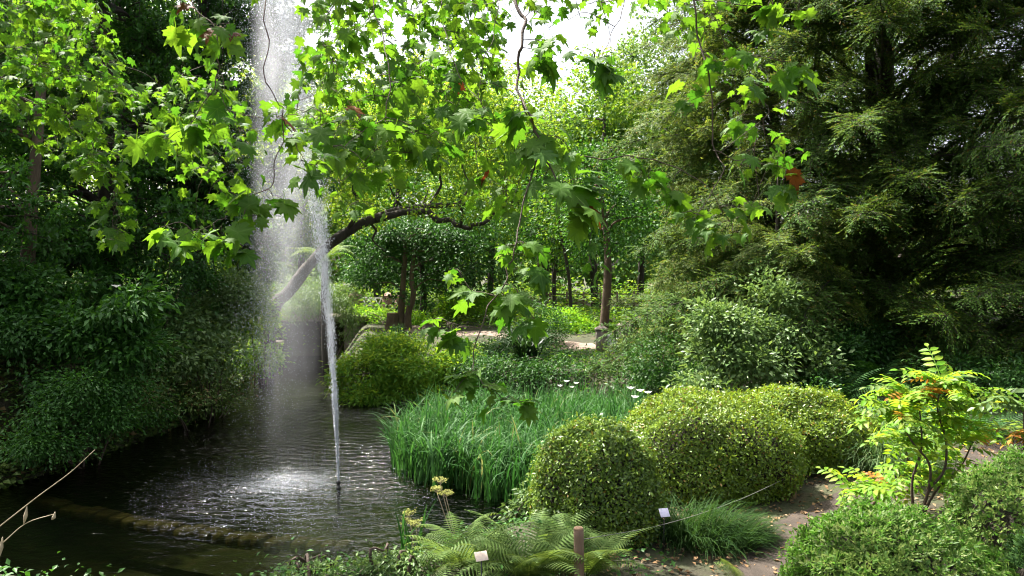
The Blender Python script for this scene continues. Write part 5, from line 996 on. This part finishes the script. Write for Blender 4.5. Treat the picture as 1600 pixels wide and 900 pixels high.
BR = [([(800, -110, 5.3), (806, 0, 5), (819, 32, 4.9), (812, 75, 4.8), (809, 112, 4.8), (814, 152, 4.7), (832, 185, 4.6), (848, 240, 4.5), (876, 290, 4.4), (905, 320, 4.3)], .019),
      ([(1060, -90, 5.8), (1083, 0, 5.5), (1090, 55, 5.5), (1106, 112, 5.4), (1114, 170, 5.4), (1113, 225, 5.4), (1128, 262, 5.3), (1105, 310, 5.2), (1085, 345, 5.1)], .012),
      ([(814, 152, 4.7), (845, 205, 5.0), (890, 238, 5.2), (945, 248, 5.3), (1000, 247, 5.3), (1060, 262, 5.3), (1110, 300, 5.2), (1145, 350, 5.2)], .009),
      ([(832, 185, 4.6), (836, 250, 4.6), (822, 310, 4.5), (810, 360, 4.4), (800, 405, 4.3), (790, 440, 4.25), (764, 478, 4.2), (748, 520, 4.1), (738, 568, 4.1), (760, 605, 4.0), (800, 630, 4.0)], .009),
      ([(420, -100, 5.2), (415, 5, 4.8), (418, 60, 4.7), (413, 122, 4.6), (428, 150, 4.6), (442, 185, 4.6), (434, 240, 4.5), (422, 288, 4.4), (400, 303, 4.3), (365, 322, 4.3), (340, 345, 4.2), (300, 365, 4.2)], .0065),
      ([(442, 185, 4.6), (458, 215, 4.6), (470, 245, 4.5), (492, 258, 4.4)], .006), ([(1114, 170, 5.4), (1150, 150, 5.5), (1200, 175, 5.5), (1120, 240, 5.5)], .004),
      ([(1090, 75, 5.5), (1120, 95, 5.4), (1165, 85, 5.3), (1220, 95, 5.2), (1262, 105, 5.2)], .006), ([(1083, 0, 5.5), (1140, 5, 5.4), (1200, 12, 5.3), (1270, 14, 5.2)], .006),
      ([(1114, 235, 5.4), (1150, 250, 5.3), (1195, 258, 5.2), (1225, 262, 5.1)], .005), ([(940, -80, 6.0), (975, 0, 5.8), (960, 40, 5.6), (945, 80, 5.4), (935, 95, 5.2)], .006),
      ([(575, -100, 6.0), (580, 0, 5.8), (600, 60, 5.5), (605, 120, 5.3), (600, 180, 5.2), (560, 210, 5.0), (535, 235, 4.9)], .009), ([(700, -90, 6.2), (690, 0, 6), (700, 60, 5.8), (720, 120, 5.5), (755, 160, 5.2)], .009),
      ([(780, 0, 5.6), (770, 60, 5.5), (752, 110, 5.4), (748, 160, 5.3)], .005), ([(280, -80, 5.2), (300, 0, 5.0), (330, 40, 4.9), (345, 90, 4.8), (330, 140, 4.8), (300, 190, 4.8), (265, 215, 4.8)], .008)]
for pts, r0 in BR:
    pp = [W(*p) for p in pts]; mb = MB()
    C, _ = smooth_path(pp, [1] * len(pp), 3); C = C + np.r_[np.zeros((1, 3)), rng.normal(size=(len(C) - 1, 3)) * .008]; pp = [Vector(c) for c in C]; r0 *= .68; tube(mb, pp, list(np.linspace(r0, max(.002, r0 * .3), len(pp))), 6, 2, .12, rng); obj('branch', mb.mesh('branch', tb, True), M['twig'], pt); C, _ = smooth_path(pp, [1] * len(pp), 6); NODES += [np.array(c) for c in C]
# clusters: pixel, depth, number of leaves, spread in metres, leaf size
CL = [(300, 372, 4.2, 9, .12, .155), (258, 365, 4.2, 6, .08, .14), (345, 385, 4.2, 8, .11, .16), (378, 395, 4.2, 5, .08, .17), (345, 310, 4.3, 7, .09, .15), (395, 325, 4.3, 6, .09, .17), (428, 325, 4.3, 5, .07, .18), (380, 350, 4.2, 5, .09, .15),
      (470, 262, 4.4, 5, .08, .17), (500, 265, 4.4, 5, .08, .18), (460, 220, 4.5, 4, .06, .16), (432, 195, 4.6, 4, .06, .14), (240, 218, 4.8, 7, .11, .15), (290, 215, 4.8, 5, .10, .15), (315, 205, 4.8, 5, .08, .16), (375, 212, 4.8, 6, .09, .17), (345, 160, 4.8, 5, .10, .14),
      (840, 190, 4.6, 6, .10, .17), (805, 175, 4.6, 6, .10, .18), (825, 240, 4.5, 6, .10, .16), (870, 225, 4.6, 5, .10, .18), (890, 245, 4.5, 5, .08, .17), (880, 300, 4.4, 7, .10, .18), (915, 335, 4.3, 6, .08, .18), (905, 290, 4.4, 4, .07, .16), (850, 290, 4.5, 5, .08, .14),
      (845, 100, 4.8, 6, .08, .18), (855, 75, 4.8, 4, .08, .17), (840, 30, 4.9, 4, .09, .15), (935, 105, 5.2, 8, .10, .21), (955, 115, 5.2, 4, .08, .19), (990, 265, 5.2, 6, .10, .17), (1010, 290, 5.2, 6, .10, .16), (1050, 315, 5.2, 7, .12, .15), (1085, 345, 5.1, 7, .10, .14), (1120, 365, 5.1, 7, .10, .14), (1145, 375, 5.1, 4, .08, .13), (1065, 345, 5.1, 4, .1, .13),
      (1215, 265, 5.1, 6, .08, .15), (1222, 305, 5.1, 7, .09, .15), (1160, 270, 5.2, 4, .09, .14), (1150, 335, 5.2, 4, .08, .13), (1185, 60, 5.3, 3, .06, .15), (1195, 55, 5.3, 2, .05, .15), (1115, 108, 5.4, 7, .09, .16), (1165, 100, 5.3, 6, .10, .16), (1185, 145, 5.4, 3, .06, .14), (1235, 120, 5.2, 7, .10, .16), (1265, 120, 5.2, 5, .07, .16), (1075, 145, 5.5, 3, .07, .15), (1078, 170, 5.5, 3, .05, .13),
      (1250, 15, 5.2, 7, .12, .15), (1205, 10, 5.3, 5, .12, .15), (1160, 5, 5.4, 5, .12, .15), (820, 392, 4.3, 5, .07, .15), (790, 395, 4.3, 5, .08, .14), (842, 432, 4.3, 4, .06, .16), (845, 440, 4.3, 3, .05, .15), (925, 430, 4.3, 3, .04, .14), (920, 400, 4.4, 3, .05, .10), (715, 432, 4.2, 4, .06, .09), (738, 468, 4.2, 5, .06, .15), (808, 465, 4.2, 6, .08, .14), (815, 495, 4.2, 7, .07, .15), (835, 510, 4.2, 3, .05, .16), (790, 480, 4.2, 4, .07, .13), (700, 515, 4.1, 6, .09, .15), (712, 525, 4.1, 3, .07, .13), (680, 510, 4.1, 3, .06, .13),
      (745, 590, 4.05, 5, .07, .15), (730, 600, 4.05, 4, .06, .13), (710, 625, 4.0, 4, .06, .14), (760, 615, 4.0, 6, .07, .14), (795, 630, 4.0, 6, .07, .13), (825, 640, 4.0, 5, .06, .13), (540, 215, 5.0, 7, .13, .17), (520, 240, 4.9, 5, .10, .16), (575, 275, 4.9, 4, .08, .17), (560, 190, 5.1, 6, .14, .16), (600, 200, 5.2, 6, .14, .16), (655, 220, 5.2, 6, .14, .18), (690, 235, 5.1, 4, .1, .16), (640, 150, 5.4, 6, .15, .16), (700, 110, 5.6, 6, .16, .16), (720, 135, 5.5, 5, .12, .16), (755, 180, 5.2, 5, .1, .15), (310, 50, 4.9, 9, .16, .19), (345, 60, 4.8, 6, .1, .17), (280, 30, 5.0, 6, .14, .16), (560, 60, 5.6, 5, .14, .16), (620, 75, 5.6, 6, .14, .16), (735, 195, 5.2, 5, .1, .16)]
CL = [(W(c[0], c[1] - 12, c[2]), c[3], c[4], c[5] * (.85 if c[1] > 380 else 1)) for c in CL]
msk = Noise(rng, 90.0)
def mass(n, x0, x1, y0, y1, d0, d1, thr, k, spread, size):
    m = 0
    while m < n:
        px, py = rng.uniform(x0, x1), rng.uniform(y0, y1)
        if msk(np.array([[px, py, 0]]))[0] < thr: continue
        CL.append((W(px, py, rng.uniform(d0, d1)), int(k * rng.uniform(.6, 1.4)), spread, size)); m += 1
mass(210, -60, 410, -60, 270, 7.4, 9.6, -.3, 9, .26, .125); mass(20, 60, 330, 250, 380, 7.8, 9.0, .35, 8, .2, .13)
mass(190, 430, 790, -40, 240, 5.6, 8.4, -.5, 7, .24, .122); mass(60, 500, 930, 180, 330, 5.2, 7.8, -.3, 6, .2, .125); mass(24, 790, 1150, -30, 50, 6.5, 8.5, -.1, 5, .2, .125); mass(16, 930, 1240, 40, 340, 5.6, 7.5, -.1, 5, .17, .125)
mass(22, 720, 1010, -30, 115, 5.4, 8.0, -9, 4, .2, .12); mass(120, -300, 1200, -330, -60, 5.0, 9.0, -1.0, 8, .3, .16)
LP, LD, LN, LS = [], [], [], []; tw = MB(); TN = np.array(NODES)
order = sorted(range(len(CL)), key=lambda i: min(np.linalg.norm(TN - np.array(CL[i][0]), axis=1)))
for i in order:
    c, n, sprd, size = CL[i]; c = np.array(c); d = np.linalg.norm((TN - c) * [1, 1, .8], axis=1) + np.maximum(0, c[2] - TN[:, 2]) * .8; a = TN[int(np.argmin(d))]; v = c - a; ln = np.linalg.norm(v)
    m = a + v * .5 + np.array([0, 0, .10 * ln]) + rng.normal(size=3) * .08 * ln; tube(tw, [a, m, c], [.0028 + .0022 * min(ln, 1.5), .0026, .0018], 4, 4)
    for t in (.4, .7, 1.0): TN = np.vstack([TN, (1 - t) ** 2 * a + 2 * t * (1 - t) * m + t * t * c])
    dv = v / (ln + 1e-6)
    for k in range(n):
        b = c + rng.normal(size=3) * sprd * .5 * np.array([1, 1, .6]) - dv * rng.random() * sprd * .5; az = rng.uniform(0, 6.283); el = -abs(rng.normal(.75, .4)); D = np.array([math.cos(az) * math.cos(el), math.sin(az) * math.cos(el), math.sin(el)]) + dv * .3
        N = np.array([math.cos(az) * .6, math.sin(az) * .6, 1.0]) + rng.normal(size=3) * .3; s = size * rng.uniform(.5, 1.25)
        tube(tw, [c, b], [.0013, .001], 3, 1); LP.append(b); LD.append(D); LN.append(N); LS.append(s)
LP = np.array(LP); LD = norm(np.array(LD)); LN = np.array(LN); LN = norm(LN - LD * (LN * LD).sum(1)[:, None]); LY = np.cross(LN, LD); LS = np.array(LS)
px, py, dep = project(LP); vis = (px > -10) & (px < 1610) & (py > -10) & (py < 910) & (dep > 1); score = np.where(vis, LS / dep, 0); big = set(np.argsort(-score)[:300].tolist())
VV, FF, RR, EE = [], [], [], []; off = 0; bo = np.array(tb)
brown_i = set(int(np.argmin((px - a) ** 2 + (py - b) ** 2 + (score < np.sort(score)[-300]) * 1e6)) for a, b in ((345, 45), (563, 145), (735, 135), (950, 305), (455, 145), (290, 10), (757, 240), (385, 55), (1240, 250)))
for i in range(len(LP)):
    R = np.c_[LD[i], LY[i], LN[i]]
    if i in big:
        me = LB[i % 3] if i in brown_i else LM[i % 8]; o = obj('leaf', me, None, pt, LP[i] - bo); o.rotation_euler = Matrix(R.tolist()).to_euler(); o.scale = (LS[i],) * 3
        if i in brown_i: o['label'] = 'withered red-brown leaf'
    else:
        V, F, ve = (LV if dep[i] < 5.5 else LS_)[i % 8]; VV.append(V @ R.T * LS[i] + LP[i] - bo); FF.append(F + off); off += len(V); RR.append(np.full(len(F), rng.random())); EE.append(ve)
o = obj('leaves', leaf_datablock(np.concatenate(VV), np.concatenate(FF), np.concatenate(EE), np.concatenate(RR), 'plane'), None, pt, kind='stuff')
obj('twigs', tw.mesh('twigs', tb), M['twig'], pt, kind='stuff')
